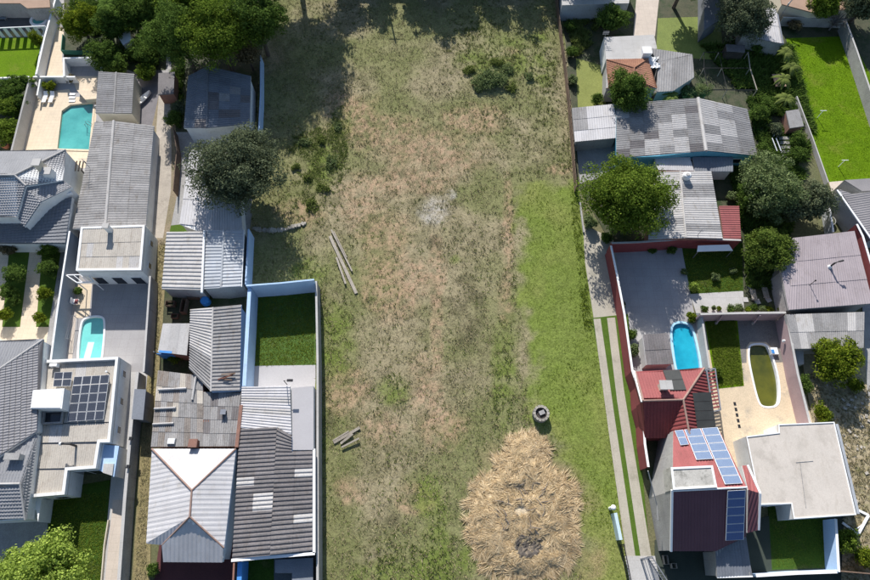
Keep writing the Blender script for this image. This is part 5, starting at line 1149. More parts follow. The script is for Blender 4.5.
q = [P(u, v)-o for u, v in ((841, 523), (856.5, 534.5), (867, 515.5), (855.6, 510))]
for k in range(3): MB().bar(q[k]+Vector((0, 0, .1+.005*k)), q[k+1]+Vector((0, 0, .1+.005*k)), .28, .1).build('rail', M_wpaint, fr)
MB().bar(q[1]+(q[0]-q[1])*.3+Vector((0, 0, .12)), lerp(q[1], q[2], .55)+Vector((0, 0, .12)), .1, .08).build('cross_bar', M_wpaint, fr)
# mauve roof house and neighbours
pl = [Q((788.5, 310, 3.1), (873, 303.5, 3.1), (854.5, 231, 3.6), (793, 238, 3.6), (781, 270, 3.35))]
t, ro, pl2, off = house('mauve_roof_house', 'house with wide smooth mauve sheet roof at the right edge', pl, 2.9, M_conc)
s = pl2[0]; sheet_roof(ro, [s[0], s[1], s[2], s[3]], 11, 3, M_mauve, .28, .03)
sheet_clip(ro, [s[0]+Vector((-.02, 0, 0)), s[3]+Vector((-.02, 0, 0)), s[4]], M_mauve, 1.0, .3, .03, up=Vector((0, 1, 0)))
wall('boundary_wall', 'dark red wall with white top right of the mauve roof', [(857, 224), (863, 236), (872, 266), (880, 294)], 3.9, M_redw, .2, M_wpaint)
v = thing('vent_pipe', 'large bent black vent pipe with white base on the mauve roof', 'pipe', P(829.5, 267, 3.4)); MB().tube([(0, 0, .2), (0, 0, 1.2), (.35, 0, 1.6), (.8, .1, 1.7)], [.12, .12, .12, .14], 8).build('pipe', M_black, v); MB().tube([(0, 0, 0), (0, 0, .35)], [.3, .18], 10).build('base', M_wpaint, v)
v = thing('vent_pipe', 'thin dark vent rod lower left on the mauve roof', 'pipe', P(809.5, 285, 3.25)); MB().tube([(0, 0, 0), (0, 0, 1.3)], [.05, .04], 6).build('pipe', M_black, v); MB().tube([(0, 0, 1.3), (0, 0, 1.42)], [.12, .1], 8).build('cowl', M_black, v)
t, ro, pl2, off = house('grey_roof_shed', 'shed with two rows of grey sheets below the mauve roof', [Q((793.5, 349, 2.5), (863.5, 348, 2.5), (864.5, 312, 2.8), (786, 314.5, 2.8))], 2.3, M_conc, cat='shed')
sheet_roof(ro, pl2[0], 9, 2, [M_fc, M_fc, M_fcl], .28, .04)
t, ro, off = flat_house('concrete_box', 'small pale concrete box under the corner of the grey roof shed', [(795, 351), (803.5, 351), (804, 364), (798, 365)], 1.4, M_concl, M_concl, cat='box')
pl = [Q((845, 196, 3.4), (844, 180, 3.4), (900, 176, 3.8), (905, 190, 3.9)), Q((872, 240, 3.4), (837.5, 190.5, 3.3), (852, 194, 3.7), (900, 190, 3.9), (905, 232, 3.6))]
t, ro, pl2, off = house('slate_roof_house', 'house with slate-grey roof and white verge at the right edge below the bright lawn', [pl[1]], 3.1, M_zinc)
sheet_clip(ro, pl2[0], mat('slate_grey_sheet', (.25, .235, .235), (.21, .2, .2), .4, fine=.15, rnd=.06), 1.1, .36, .03, up=Vector((1, .15, 0)))
MB().bar(P(837, 190, 3.45)-off, P(872, 240.5, 3.55)-off, .25, .16).build('verge_board', M_wpaint, ro)
t, ro, off = flat_house('slate_upper_roof', 'dark slate roof edge meeting the bright lawn at the right edge', [(844.5, 180), (905, 176), (905, 189), (862, 191)], 2.9, M_conc, mat('slate_grey_sheet', (.25, .235, .235)), cat='roof')
wall('boundary_wall', 'blue-grey wall below the pale terrace right of the tree cluster', [(828, 196), (833.5, 232)], 1.8, M_zinc, .2, M_wpaint)
wall('boundary_wall', 'low pale wall along the left side of the bright lawn', [(797, 96), (813, 138), (828.5, 182)], .9, M_concl, .15)
# driveway gate area
gb = thing('gate_cabinet', 'pale blue metal cabinet with a white cap beside the driveway grass', 'cabinet', P(618, 527)); o = P(618, 527)
a, b = P(615.5, 513, 1.4)-o, P(621, 540, 1.4)-o
MB().bar(Vector((a.x, a.y, .72)), Vector((b.x, b.y, .72)), .35, 1.4).build('cabinet_body', mat('pale_blue_metal', (.5, .62, .68), (.44, .56, .62), 1, fine=.08, rough=.5), gb); p = P(613.5, 507.5, 1.5)-o; MB().tube([(p.x, p.y, 0), (p.x, p.y, 1.3), (p.x, p.y, 1.5), (p.x, p.y, 1.62)], [.2, .2, .3, .15], 12).build('cap_post', M_wpaint, gb)
for nm, lb, pa, m_ in (('metal_gate', 'black metal bar gate at the bottom beside the lot', [(624, 545), (633, 590)], M_black), ('metal_gate', 'silver metal bar gate across the foot of the driveway', [(645, 559), (652, 557), (668, 582)], M_metal)):
    g = thing(nm, lb, 'gate', P(*pa[0])); o = P(*pa[0]); Z = 1.6
    for i in range(len(pa)-1):
        a, b = P(*pa[i], Z)-o, P(*pa[i+1], Z)-o; n = max(3, int((b-a).length/.3))
        MB().bar(a, b, .09, .09).build('top_rail', m_, g); MB().bar(Vector((a.x, a.y, .2)), Vector((b.x, b.y, .2)), .08, .08).build('bottom_rail', m_, g)
        for k in range(n): p = lerp(a, b, (k+.5)/n); MB().box((p.x, p.y, .12), .05, .05, 1.42).build('bar', m_, g)
        MB().box((a.x, a.y, 0), .14, .14, 1.7).build('post', m_, g)
wall('timber_fence', 'brown timber fence at the bottom right corner', [(839, 571), (885, 575)], 1.5, M_wood, .12, cat='fence')
# ---------------------------------------------------------------- trees
tree('dark_round_tree', 'large dark grey-green round tree over the white shed roof', 238, 172, 5.2, 6.9, G_dark, 15000, .34, rz=4.8, lobes=26)
gl = 'tall green trees behind the shaded house'
for a in (('broad_tree', 'tall green tree at the left end of the group above the shaded house', 178, 36, 7.5, 5.2, G_mid, 9000), ('broad_tree', 'bright green tree in the middle of the group above the shaded house', 217, 33, 8.0, 6.4, G_bright, 13000),
          ('broad_tree', 'dark green tree at the right end of the group at the lot corner', 256, 18, 7.5, 5.0, G_mid, 9000), ('broad_tree', 'green tree cut by the top edge above the shaded house', 195, 0, 7, 5.5, G_bright, 9000)):
    tree(*a, leaf=.34, lobes=20, rz=4.6, group=gl)
tree('sparse_tree', 'sparse brownish half-bare tree at the corner of the shaded roof', 247, 53, 3.6, 2.7, G_brown, 1700, .24, lobes=14, fill=.6)
tree('yellow_green_tree', 'round yellow-green tree above the pool terrace', 79, 23, 3.0, 3.6, G_yel, 6500, .28, rz=2.8, lobes=18)
for k, a in enumerate(((106, 56, 2.0, 3.2, G_mid, 3800), (144, 51, 2.0, 2.9, G_mid, 3200), (146, 73, 1.2, 1.8, G_bright, 1800), (118, 66, 1.8, 2.2, G_mid, 1800))):
    tree('garden_bush', ['dense green bush left of the tiny white-roofed store', 'dense green bush right of the tiny white-roofed store', 'low bright bush beside the small grey hut', 'green bush behind the pool shed roof'][k], *a, leaf=.26, lobes=12, group='bushes around the pool shed', cat='bush')
for k, (u, v, r) in enumerate(((130, 14, 3.6), (152, 6, 4.0), (112, 26, 2.6))):
    tree('shady_tree', ['dark tree at the top edge above the white-roofed store', 'dark tree at the top edge left of the big trees', 'low dark tree beside the yellow-green tree'][k], u, v, 3.2, r, G_mid, 5000, .3, rz=3, lobes=14, group='dark trees along the top left')
banana('palm with arching fronds at the top edge right of the yellow-green tree', 106, 4, 4.0, 2.8, 13, m=G_mid, name='palm_tree', cat='palm')
for k, (u, v, r, m) in enumerate(((12, 88, 2.6, G_mid), (26, 84, 1.4, G_mid), (9, 108, 2.1, G_bright), (7, 131, 2.5, G_bright), (-6, 98, 2.5, G_mid), (20, 103, 1.3, G_mid))):
    tree('hedge_bush', ['large dark hedge bush nearest the white kerb at the left edge', 'small hedge bush in the corner by the grey wall', 'light green hedge bush in the middle of the left hedge', 'light green hedge bush at the south end of the left hedge', 'hedge bush cut by the left edge', 'small hedge bush against the grey rendered wall'][k], u, v, 1.5, r, m, int(1100*r), .26, rz=1.3, lobes=12, group='hedge at the far left', cat='bush')
tree('conifer_shrub', 'small bright shrub on the far left lawn beside the white wall', 37, 40, 1.6, 1.2, G_yel, 1300, .2, rz=1.5, cat='shrub')
shrub('planter_shrub', 'olive shrub in the corner north of the pool loungers', 50, 86, 1.2, G_yel, 1.2, 900)
shrub('planter_shrub', 'small olive shrub beside the terrace wall and pool path', 70, 79, .9, G_brown, .9, 600)
gs = 'clipped shrubs in the front garden'
for k, (u, v, r, m) in enumerate(((10, 248, 1.3, G_brown), (48, 251, 1.35, G_bright), (49, 269, 1.35, G_mid), (45, 293, 1.05, G_yel), (40, 318, .85, G_yel), (16, 274, 1.6, G_mid), (8, 292, 1.2, G_mid), (14, 300, .9, G_mid), (5, 315, 1.0, G_yel), (54, 262, .7, G_bright))):
    tree('garden_shrub', ['olive-brown shrub under the left end of the low slate roof', 'round bright shrub nearest the low slate roof', 'dark round shrub right of the garden path', 'yellowish shrub halfway down the right garden bed', 'small round yellowish shrub at the end of the right garden bed', 'large dark shrub in the left garden bed',
        'dark shrub below the largest one in the left bed', 'small dark shrub beside the path edge in the left bed', 'yellowish shrub at the bottom of the left garden bed', 'tiny bright shrub by the planting strip of the tall grey wall'][k], u, v, r*.95, r, m, int(1300*r), .2, lobes=10, group=gs, cat='shrub')
tree('lime_green_tree', 'large lime-green tree in the bottom left corner', 42, 583, 3.8, 5.2, G_lime, 13000, .34, rz=3.6, lobes=26)
tree('bright_round_tree', 'large bright green round tree beside the driveway top', 625, 199, 5.2, 6.7, G_bright, 15000, .34, rz=4.8, lobes=26)
tree('round_tree', 'round green tree in front of the terracotta house', 628, 93, 3.4, 3.8, G_mid, 7000, .3, rz=3.2, lobes=18)
tree('leafy_tree', 'dark leafy tree at the top edge beside the pale flat roof', 612, 19, 2.6, 2.9, G_mid, 3000, .32, lobes=14, fill=.4)
tree('olive_tree', 'dense olive-green tree over the white triangular roof', 744, 16, 4.2, 4.8, G_dark, 8500, .32, rz=3.8, lobes=20); 
tree('bright_topped_tree', 'bright green tree at the top edge above the bright lawn', 826, 5, 3.6, 3.0, G_bright, 3800, .3, lobes=14)
tree('dark_corner_tree', 'dark tree in the top right corner', 866, 2, 4, 4.6, G_dark, 5000, .32, lobes=14)
bt = thing('bare_tree', 'grey leafless spreading shrub above the bright lawn', 'tree', P(829, 30)); b = MB(); b.tube([(0, 0, 0), (0, 0, 1.2)], [.16, .12], 6)
for k in range(46):
    a = R.uniform(0, 6.28); l = R.uniform(1.2, 2.6); z = R.uniform(1.8, 3.2); m_ = (l*.45*math.cos(a), l*.45*math.sin(a), 1.2+(z-1.2)*.6); e = (l*math.cos(a+.2), l*math.sin(a+.2), z)
    b.tube([(0, 0, 1.1), m_, e], [.05, .035, .012], 4)
    for s_ in (-.5, .5): b.tube([m_, (m_[0]+.8*math.cos(a+s_), m_[1]+.8*math.sin(a+s_), m_[2]+.5)], [.028, .01], 4)
b.build('branches', mat('grey_twigs', (.2, .18, .16), (.15, .13, .12)), bt)
gt = 'trees between the grey gabled house and the bright lawn'
tree('garden_tree', 'large pale green tree in the middle of the right tree cluster', 775, 188, 3.4, 5.2, G_pale, 10000, .32, rz=3.4, lobes=22, group=gt)
tree('garden_tree', 'grey-green tree at the right end of the tree cluster below the bright lawn', 806, 204, 2.8, 3.6, G_dark, 5500, .28, lobes=16, group=gt)
tree('garden_tree', 'small mid-green tree at the left of the cluster beside the red lean-to', 752, 198, 2.4, 2.6, G_mid, 3000, .28, lobes=12, group=gt)
tree('garden_tree', 'fresh green feathery tree above the mauve roof corner', 766, 246, 2.9, 3.8, leafmat('leaf_fresh_green', [(.05, .09, .015), (.11, .16, .03), (.2, .25, .055)], .35), 7000, .28, rz=2.4, lobes=18, group=gt)
tree('waste_ground_tree', 'bushy green tree standing on the waste ground below the grey roof shed', 836, 361, 2.3, 3.4, G_yel, 5500, .28, rz=2.2, lobes=16)
tree('field_bush', 'wide low grey-green bush in the upper part of the vacant lot', 490, 79, .6, 3.0, G_pale, 1900, .26, rz=.9, lobes=18, cat='bush', ry=2.6, fill=.2)
for k, (u, v, r) in enumerate(((304, 142, 1.2), (296, 166, .8), (322, 140, .8), (331, 163, 1.2), (324, 188, 1.3), (308, 178, .8), (338, 126, .7), (311, 205, .9))):
    tree('field_shrub', ['weedy shrub nearest the tree shadow at the left of the lot', 'weedy shrub beside the dark round tree', 'small weedy shrub in the upper left clump of the lot', 'largest weedy shrub of the left clump in the lot', 'weedy shrub in the lower part of the left clump', 'small weedy shrub in the middle of the left clump', 'topmost weedy shrub of the left clump', 'lowest weedy shrub of the left clump near the rubble wall'][k], u, v, .3, r, G_weed if k % 3 else G_pale, int(200*r), .26, rz=.35, lobes=12, ry=r*(.7+.25*(k % 4)), fill=.05, group='weedy shrubs at the left of the lot', cat='shrub')
for k, (u, v, r) in enumerate(((470, 70, 1.3), (508, 70, 1.5), (512, 88, 1.1), (478, 90, 1.0), (497, 62, 1.2), (530, 76, 1.0))):
    tree('scrub_shrub', ['low scrub left of the wide bush in the lot', 'low scrub right of the wide bush in the lot', 'low scrub at the lower right of the wide bush', 'low scrub at the lower left of the wide bush', 'low scrub just above the wide bush', 'low scrub nearest the board fence beside the wide bush'][k], u, v, .3, r, [G_weed, G_pale][k % 2], int(260*r), .24, rz=.45, lobes=10, ry=r*(.7+.2*(k % 3)), fill=.1, group='low scrub around the wide bush', cat='shrub')
# plants in the right-hand gardens
gp = 'plants in the right-hand gardens'
PL = [(703, 91, 1.6, G_pale, 'pale leafy bush behind the upper edge of the patchwork roof'), (688, 94, 1.3, G_pale, 'pale leafy bush beside the banana plant at the patchwork roof'), (757, 113, 1.7, G_mid, 'green bush at the right gable of the patchwork house'), (770, 104, 1.4, G_mid, 'green bush below the tan board in the garden'),
      (797, 139, 1.5, G_mid, 'green bush below the small hut beside the lawn wall'), (799, 156, 1.5, G_mid, 'green bush halfway down the lawn wall'), (764, 150, 1.2, G_mid, 'green bush left of the garden steps'), (776, 130, 1.2, G_dark, 'dark bush above the garden steps'), (731, 196, .8, G_pale, 'thin pale shrub in the dark gap beside the grey gabled house'),
      (597, 99, 1.1, G_mid, 'round shrub beside the pale carport'), (570, 26, 1.1, G_mid, 'shrub by the board fence near the top edge'), (572, 52, 1.1, G_mid, 'shrub by the board fence above the dry lawn'), (573, 80, .9, G_pale, 'pale shrub by the board fence beside the dry lawn'), (795, 25, 1.2, G_brown, 'olive shrub left of the leafless shrub'), (757, 45, 1.5, G_mid, 'green bush under the white triangular roof'),
      (631, 334, .8, G_mid, 'upper green shrub along the red wall beside the pool shelter'), (634, 350, .9, G_pale, 'lower pale shrub along the red wall beside the pool shelter'), (622, 306, .6, G_dark, 'dark shrub at the foot of the long red wall'), (693, 317, .8, G_yel, 'yellowish shrub at the corner of the blue pool'),
      (652, 250, .6, G_mid, 'left shrub under the red wall of the dark patio'), (672, 250, .7, G_mid, 'right shrub under the red wall of the dark patio'), (693.5, 287, .75, G_lime, 'round lime shrub on the dark lawn'), (684, 272, .5, G_pale, 'small pale plant at the left of the dark lawn'), (715, 277, .6, G_pale, 'pale plant in the middle of the dark lawn'), (733, 271, .5, G_pale, 'small pale plant at the right of the dark lawn'),
      (784, 308, .9, G_bright, 'bright bush at the corner of the mauve wall'), (847, 540, 1.5, G_bright, 'bright green bush beside the light blue court wall'), (863, 556, 1.2, G_yel, 'yellowish bush near the bottom right corner'), (822, 412, 1.3, G_yel, 'low yellow-green bush north of the pale flat house'), (805, 384, 1.2, G_mid, 'bush beside the tall mauve wall on the waste ground'), (855, 385, 1.0, G_yel, 'small bush among the rubble'),
      (590, 222, 1.2, G_pale, 'pale shrub at the top of the shaded driveway'), (606, 238, .9, G_mid, 'low shrub at the corner of the red wall'), (176, 357, .9, G_bright, 'bright plant beside the blue tarpaulin panel'), (174, 118, 1.4, G_mid, 'green bush at the lane beside the shaded house'), (180, 108, 1.3, G_dark, 'dark bush under the shaded house eave'), (78, 291, .6, G_mid, 'small potted shrub under the white patio frame'), (153, 570, .7, G_mid, 'weed clump on the dirt verge at the bottom'), (233, 512, .5, G_mid, 'small weed between the white hipped house and the warehouse'),
      (716, 372, .7, G_bright, 'tufty bush at the south end of the courtyard lawn')]
for u, v, r, m, lb in PL: shrub('garden_plant', lb, u, v, r, m, r*1.4, int(1100*r), .2, gp, 10)
for k in range(9):
    shrub('climber_plant', ['small creeper on the mauve wall top, nearest the blue pool', 'second creeper along the mauve wall top from the blue pool', 'third creeper along the mauve wall top from the blue pool', 'fourth creeper along the mauve wall top from the blue pool', 'middle creeper along the mauve wall top', 'fourth creeper along the mauve wall top from its right end', 'third creeper along the mauve wall top from its right end', 'second creeper along the mauve wall top from its right end', 'creeper on the mauve wall top, nearest the grey roof shed'][k], 705+k*8.2+R.uniform(-3, 3), 309.8-R.random()*2.5, R.uniform(.3, .8), [G_mid, G_pale, G_yel][k % 3], R.uniform(.5, 1.0), 420, .16, 'creepers behind the mauve courtyard wall', 6)
for a in (('banana plant with broad pale leaves at the top left of the bright lawn', 787, 52, 2.6), ('banana plant in the middle of the row beside the bright lawn', 784, 78, 2.4), ('banana plant nearest the small hut beside the bright lawn', 787, 98, 2.4), ('banana plant half hidden between the other two by the lawn', 792, 66, 2.0), ('banana plant at the upper edge of the patchwork roof', 672, 96, 2.2)):
    banana(*a, ln=1.9, group='banana plants')
for k, (u_, v_, z_, r_) in enumerate(((688, -26, 6.5, 5.0), (588, -30, 6, 4.6), (722, -28, 6, 4.2))):
    tree('north_garden_tree', ['tree beyond the top edge shading the small lawn right of the terrace', 'tree beyond the top edge behind the pale flat roof', 'tree beyond the top edge behind the blue-grey shed'][k], u_, v_, z_, r_, G_mid, 4500, .36, rz=4.4, lobes=16, group='trees beyond the upper right edge')
# trees and a house just beyond the upper edge; their shade falls into the lot
gn = 'tall trees north of the lot'
for k, (x, y, z, r) in enumerate(((-31, 96, 12.5, 7.5), (-24.5, 95, 12.5, 6.5), (-26, 103, 16, 7), (-37, 100, 12, 6))):
    tree('tall_tree', ['tall tree whose shade covers the upper left of the lot', 'tall tree at the lot corner beyond the top edge', 'tall tree with the highest crown beyond the top left edge', 'tall tree beyond the top edge nearest the big left trees'][k], 0, 0, z, r, G_mid, 9000, .5, rz=7.5, lobes=18, group=gn, xy=(x, y))
for k, (x, y, z, r) in enumerate(((-16.5, 95.5, 5.2, 3.2), (-11.5, 97, 5.0, 3.0), (-5, 97, 5.6, 3.2), (-.5, 96, 6.6, 3.2), (3.2, 97, 6.2, 3.0), (9, 96.5, 5.2, 3.4), (14.5, 96, 5.6, 3.2), (20, 96.5, 5.4, 3.2))):
    tree('row_tree', ['tree of the row beyond the top edge, %s from the left' % w for w in ('first', 'second', 'third', 'fourth', 'fifth', 'sixth', 'seventh', 'eighth')][k], 0, 0, z, r, G_mid, 2200, .4, rz=3.2, lobes=12, group='row of trees beyond the top edge', xy=(x, y))
for k, (x0, x1, h) in enumerate(((-19, -4, 5.6), (-3.4, 4, 6.4), (4.6, 24, 6.0))):
    b = thing('row_house', ['lower left house beyond the top edge shading the lot', 'tallest house beyond the top edge shading the lot', 'right house beyond the top edge shading the lot'][k], 'house', ((x0+x1)/2, 103, 0)); w = (x1-x0)
    MB().box((0, 0, 0), w, 8, h-.2).build('wall', M_cream, b); rr = MB().box((0, 0, h-.19), w+.4, 8.4, .2).build('roof', M_concl, b)
    for x in np.arange(-w/2+1.5, w/2-1, 3): f = MB().box((x, -4.02, 1), 1.2, .1, 1.2).build('window', M_wpaint, b); MB().box((x, -4.08, 1.08), 1.04, .04, 1.04).build('pane', M_navy, f)
up = thing('utility_pole', 'concrete utility pole beyond the top edge casting a thin shadow on the lot', 'pole', (-9.6, 95, 0)); MB().tube([(0, 0, 0), (0, 0, 9.3)], [.2, .14], 8).build('shaft', M_concl, up); MB().box((0, 0, 8.6), 1.8, .12, .12).build('cross_arm', M_wood, up)

# ---------------------------------------------------------------- things on the vacant lot
def planks(name, label, segs, m=M_woodg):
    c = P(*segs[0][0]); t = thing(name, label, 'timber', c+Vector((0, 0, .1)))
    for k, (a, b, w) in enumerate(segs):
        MB().bar(P(*a)-c+Vector((0, 0, .12+.13*(k % 3))), P(*b)-c+Vector((0, 0, .08+.1*(k % 3))), w, .12).build('plank', m, t)
planks('timber_pile', 'long grey timbers lying at a slant left of the lot centre', [((330.3, 237), (356.5, 294), .42), ((331.7, 231), (352.4, 272), .2), ((337, 259), (346, 285), .25), ((334, 232), (347, 258), .12)])
planks('timber_pile', 'short bundle of grey timbers near the lower left edge of the lot', [((360, 428), (334, 443), .34), ((353, 434.5), (341, 444), .28), ((359.6, 439), (342, 448), .2), ((349, 431.5), (333, 441), .16)])
wr = thing('well_ring', 'dark round well ring of stones standing in the green strip', 'well', P(540, 415)); b = MB(); n = 14
for k in range(n):
    for j in range(3):
        a = 2*math.pi*(k+.5*j)/n; MB().box((.85*math.cos(a), .85*math.sin(a), .02+.34*j), .3+R.uniform(-.03, .03), .34, .32, a).build('stone', M_stone, wr)
MB().tube([(0, 0, .02), (0, 0, .75)], [.72, .7], 16).build('fill', mat('dark_debris', (.06, .05, .045), (.04, .035, .03), 2, fine=.4), wr)
MB().box((.1, .1, .78), .7, .5, .16, .4).build('loose_slab', M_conc, wr)
rw = thing('rubble_wall', 'curved low rubble wall at the left edge of the lot', 'wall', P(270, 231)); o = P(270, 231); path = [P(*q)-o for q in ((254, 229), (262, 231), (272, 231.5), (284, 230.5), (296, 227), (308, 223))]
for i in range(len(path)-1):
    for k in range(4):
        p = lerp(path[i], path[i+1], (k+R.random()*.4)/4); s = R.uniform(.3, .55); MB().box((p.x, p.y, 0), s*1.3, s, s*R.uniform(.7, 1.2), R.uniform(0, 3)).build('stone', M_stone, rw)
# brush pile
def brush():
    c = P(525, 512); t = thing('brush_pile', 'large heap of dry straw-coloured palm fronds in the lower lot', 'brush pile', c)
    mounds = [((522, 471), 3.2, 2.4, .8), ((497, 503), 3.2, 3.2, .7), ((552, 502), 2.6, 3.4, .7), ((504, 545), 3.2, 3.2, .6), ((555, 540), 2.3, 3.0, .6), ((528, 562), 3.2, 1.6, .5), ((527, 448), 2.2, 1.5, .5), ((488, 528), 2.2, 2.4, .45), ((530, 515), 3, 3, .6)]
    mc = [((P(*q)-c).x, (P(*q)-c).y, rx, ry, h) for q, rx, ry, h in mounds]
    def hf(x, y):
        z = sum(h*np.maximum(0, 1-((x-a)/rx)**2-((y-b_)/ry)**2) for a, b_, rx, ry, h in mc); return np.maximum(.02, np.minimum(.6, z*.7)-.1*(z < .1)+.25*(vnoise(np.asarray(x, float)+40, np.asarray(y, float)+40, .9, 5)-.5)*(z > .1))
    V = []; F = []; nb = 0
    for _ in range(2300):
        (u, v), rx, ry, hz = mounds[rs.randint(len(mounds))]; m = P(u, v)-c; r = math.sqrt(rs.rand())*1.05; a = rs.uniform(0, 6.28)
        x, y = m.x+rx*r*math.cos(a), m.y+ry*r*math.sin(a)
        if (((x-.9)/.6)**2+((y-1.6)/.55)**2 < 1 or ((x+.3)/.7)**2+((y-.1)/.55)**2 < 1 or ((x-.2)/1.3)**2+((y+4.0)/.9)**2 < 1) and rs.rand() < .97: continue
        out = math.atan2(y-.5, x)+rs.normal(scale=1.0); n = rs.randint(14, 34); L0 = rs.uniform(.4, 1.7); lift = rs.uniform(.02, .2)
        d = out+rs.normal(scale=.28, size=n); ln = L0*rs.uniform(.6, 1.1, n); w = rs.uniform(.014, .036, n); dx, dy = np.cos(d), np.sin(d)
        bx, by = x+rs.normal(scale=.12, size=n), y+rs.normal(scale=.12, size=n); z0 = hf(bx, by)+lift+rs.uniform(0, .1, n); z1 = hf(bx+dx*ln*.55, by+dy*ln*.55)+lift*.8+rs.uniform(.02, .12, n); z2 = hf(bx+dx*ln, by+dy*ln)+rs.uniform(.02, .12, n)
        A = np.c_[bx, by, z0]; M_ = np.c_[bx+dx*ln*.55, by+dy*ln*.55, z1]; B = np.c_[bx+dx*ln, by+dy*ln, z2]; s = np.c_[-dy*w, dx*w, rs.normal(scale=.02, size=n)]
        V.append(np.stack([A-s*.4, A+s*.4, M_-s, M_+s, B], 1).reshape(-1, 3)); i0 = nb+np.arange(n)*5
        F += [np.stack([i0, i0+1, i0+3], 1), np.stack([i0, i0+3, i0+2], 1), np.stack([i0+2, i0+3, i0+4], 1)]; nb += n*5
    big_mesh('fronds', np.concatenate(V), np.concatenate(F), G_straw, t)['kind'] = 'stuff'
    b = MB(); g = 40; vs = []
    for j in range(g+1):
        for i in range(g+1):
            x, y = (i/g-.5)*13, (j/g-.5)*17; z = float(hf(np.array(x), np.array(y))); vs.append((x, y, z-.04 if z > .1 else -.2))
    b.add(vs, [(j*(g+1)+i, j*(g+1)+i+1, (j+1)*(g+1)+i+1, (j+1)*(g+1)+i) for j in range(g) for i in range(g)])
    b.build('heap_core', mat('rotting_straw', (.62, .52, .36), (.5, .41, .28), 1.5, fine=.4, stain=(.2, .165, .115), ss=.6, sth=.56), t)
    k = P(527, 546)-c; bc = MB(); g2 = 14; vs = []
    for j in range(g2+1):
        for i in range(g2+1):
            x, y = (i/g2-.5)*3.6, (j/g2-.5)*2.8; rr = (x/1.8)**2+(y/1.4)**2; vs.append((k.x+x, k.y+y, float(hf(np.array(k.x+x), np.array(k.y+y)))+(.16+.16*R.random() if rr < .7+.5*R.random() else -.25)))
    bc.add(vs, [(j*(g2+1)+i, j*(g2+1)+i+1, (j+1)*(g2+1)+i+1, (j+1)*(g2+1)+i) for j in range(g2) for i in range(g2)]).build('burnt_core', mat('charred_straw', (.10, .085, .07), (.05, .043, .038), 2.5, fine=.5, stain=(.25, .2, .14), ss=1.5, sth=.52), t)
    lg = MB()
    for _ in range(34):
        cx, cy, sx, sy = [(.6, 1.6, 1.1, 1.0), (-.4, .2, 1.2, 1.0), (-2.4, -1.8, 1.0, 1.0), (1.8, -2.4, 1.2, 1.2)][R.choice((0, 0, 1, 1, 2, 3))]
        x, y, a, l = R.gauss(cx, sx), R.gauss(cy, sy), R.uniform(0, 3.14), R.uniform(.6, 2.0); z = float(hf(np.array(x), np.array(y)))
        lg.tube([(x, y, z+.2), (x+l*.5*math.cos(a), y+l*.5*math.sin(a), z+.38), (x+l*math.cos(a+.2), y+l*math.sin(a+.2), z+.3)], [.045, .035, .012], 5)
    lg.build('twigs', mat('grey_twigs', (.2, .18, .16), (.15, .13, .12)), t)['kind'] = 'stuff'
brush()
# rubble on the waste ground
q = np.concatenate([rs.normal((0, 0), (1.8, 2.2), (70, 2)), rs.normal((-1, -5), (1.5, 3), (30, 2))]); c = P(853, 405); b = MB()
for x, y in q:
    s = R.uniform(.06, .34)**1.0*R.uniform(.6, 1); b.box((x, y, 0), s*1.5, s, s*.6, R.uniform(0, 3))
o = b.build('rubble', mat('broken_rubble', (.5, .45, .38), (.33, .3, .25), 1.5, fine=.3)); o.location = c+Vector((0, 0, .05)); tag(o, 'pale broken rubble scattered on the waste ground at the right', 'rubble', kind='stuff')
wp = L([(806, 372), (905, 395), (905, 604), (842, 604), (842, 520)]); tufts('waste_grass', 'dry straw grass over the waste ground at the right edge', np.c_[scatter(wp, 2600), np.full((2600, 1), .1)], .08, .26, .05, G_dry, 4, 1.1)
lp = L([(789, 40), (848, 38), (900, 140), (900, 180), (832, 181), (802, 105)]); sc = scatter(lp, 14000); tufts('lawn_grass', 'bright short grass of the upper right lawn', np.c_[sc, np.full((len(sc), 1), .05)], .03, .08, .03, G_lawn, 2, .9)
lp = L([(706, 320), (735, 319), (742, 384), (717, 386)]); sc = scatter(lp, 2500); tufts('lawn_grass', 'tufty grass of the green pool courtyard', np.c_[sc, np.full((len(sc), 1), .1)], .05, .25, .04, G_grass, 5, .9)
# garden odds and ends on the right
for k, (u, v) in enumerate(((817, 118), (838, 167))):
    t = thing('washing_line_post', ['pale washing line post higher on the bright lawn', 'pale washing line post lower on the bright lawn'][k], 'post', P(u, v)); MB().tube([(0, 0, 0), (0, 0, 1.7)], [.05, .05], 7).build('post', M_wpaint, t); MB().bar((-.5, 0, 1.68), (.5, 0, 1.68), .07).build('cross_bar', M_wpaint, t)
tr = thing('wire_trellis', 'dark wire trellis on posts over the shaded vegetable plot', 'trellis', P(735, 85)); o = P(735, 85); Z = 1.8
gx = [(704, 52), (719, 52), (748, 52), (704, 68), (722, 68), (750, 68), (708, 90), (727, 90), (757, 90)]
pp = [P(u, v, Z)-o for u, v in gx]
for p in pp: MB().box((p.x, p.y, 0), .1, .1, Z-.04).build('post', M_woodg, tr)
for i, j in ((0, 1), (1, 2), (3, 4), (4, 5), (6, 7), (7, 8), (0, 3), (3, 6), (1, 4), (4, 7)): MB().bar(pp[i], pp[j], .06).build('wire_beam', M_black, tr)
MB().bar(pp[2], pp[5], .12).build('timber_beam', M_woodg, tr); MB().bar(pp[5], pp[8], .12).build('timber_beam', M_woodg, tr)
tb = thing('garden_table', 'tan board table in the shaded vegetable plot', 'table', P(777, 84)); MB().box((0, 0, .8), 1.9, 2.6, .06).build('table_top', M_tan, tb)
for x in (-.8, .8):
    for y in (-1.1, 1.1): MB().box((x, y, 0), .1, .1, .8).build('leg', M_wood, tb)
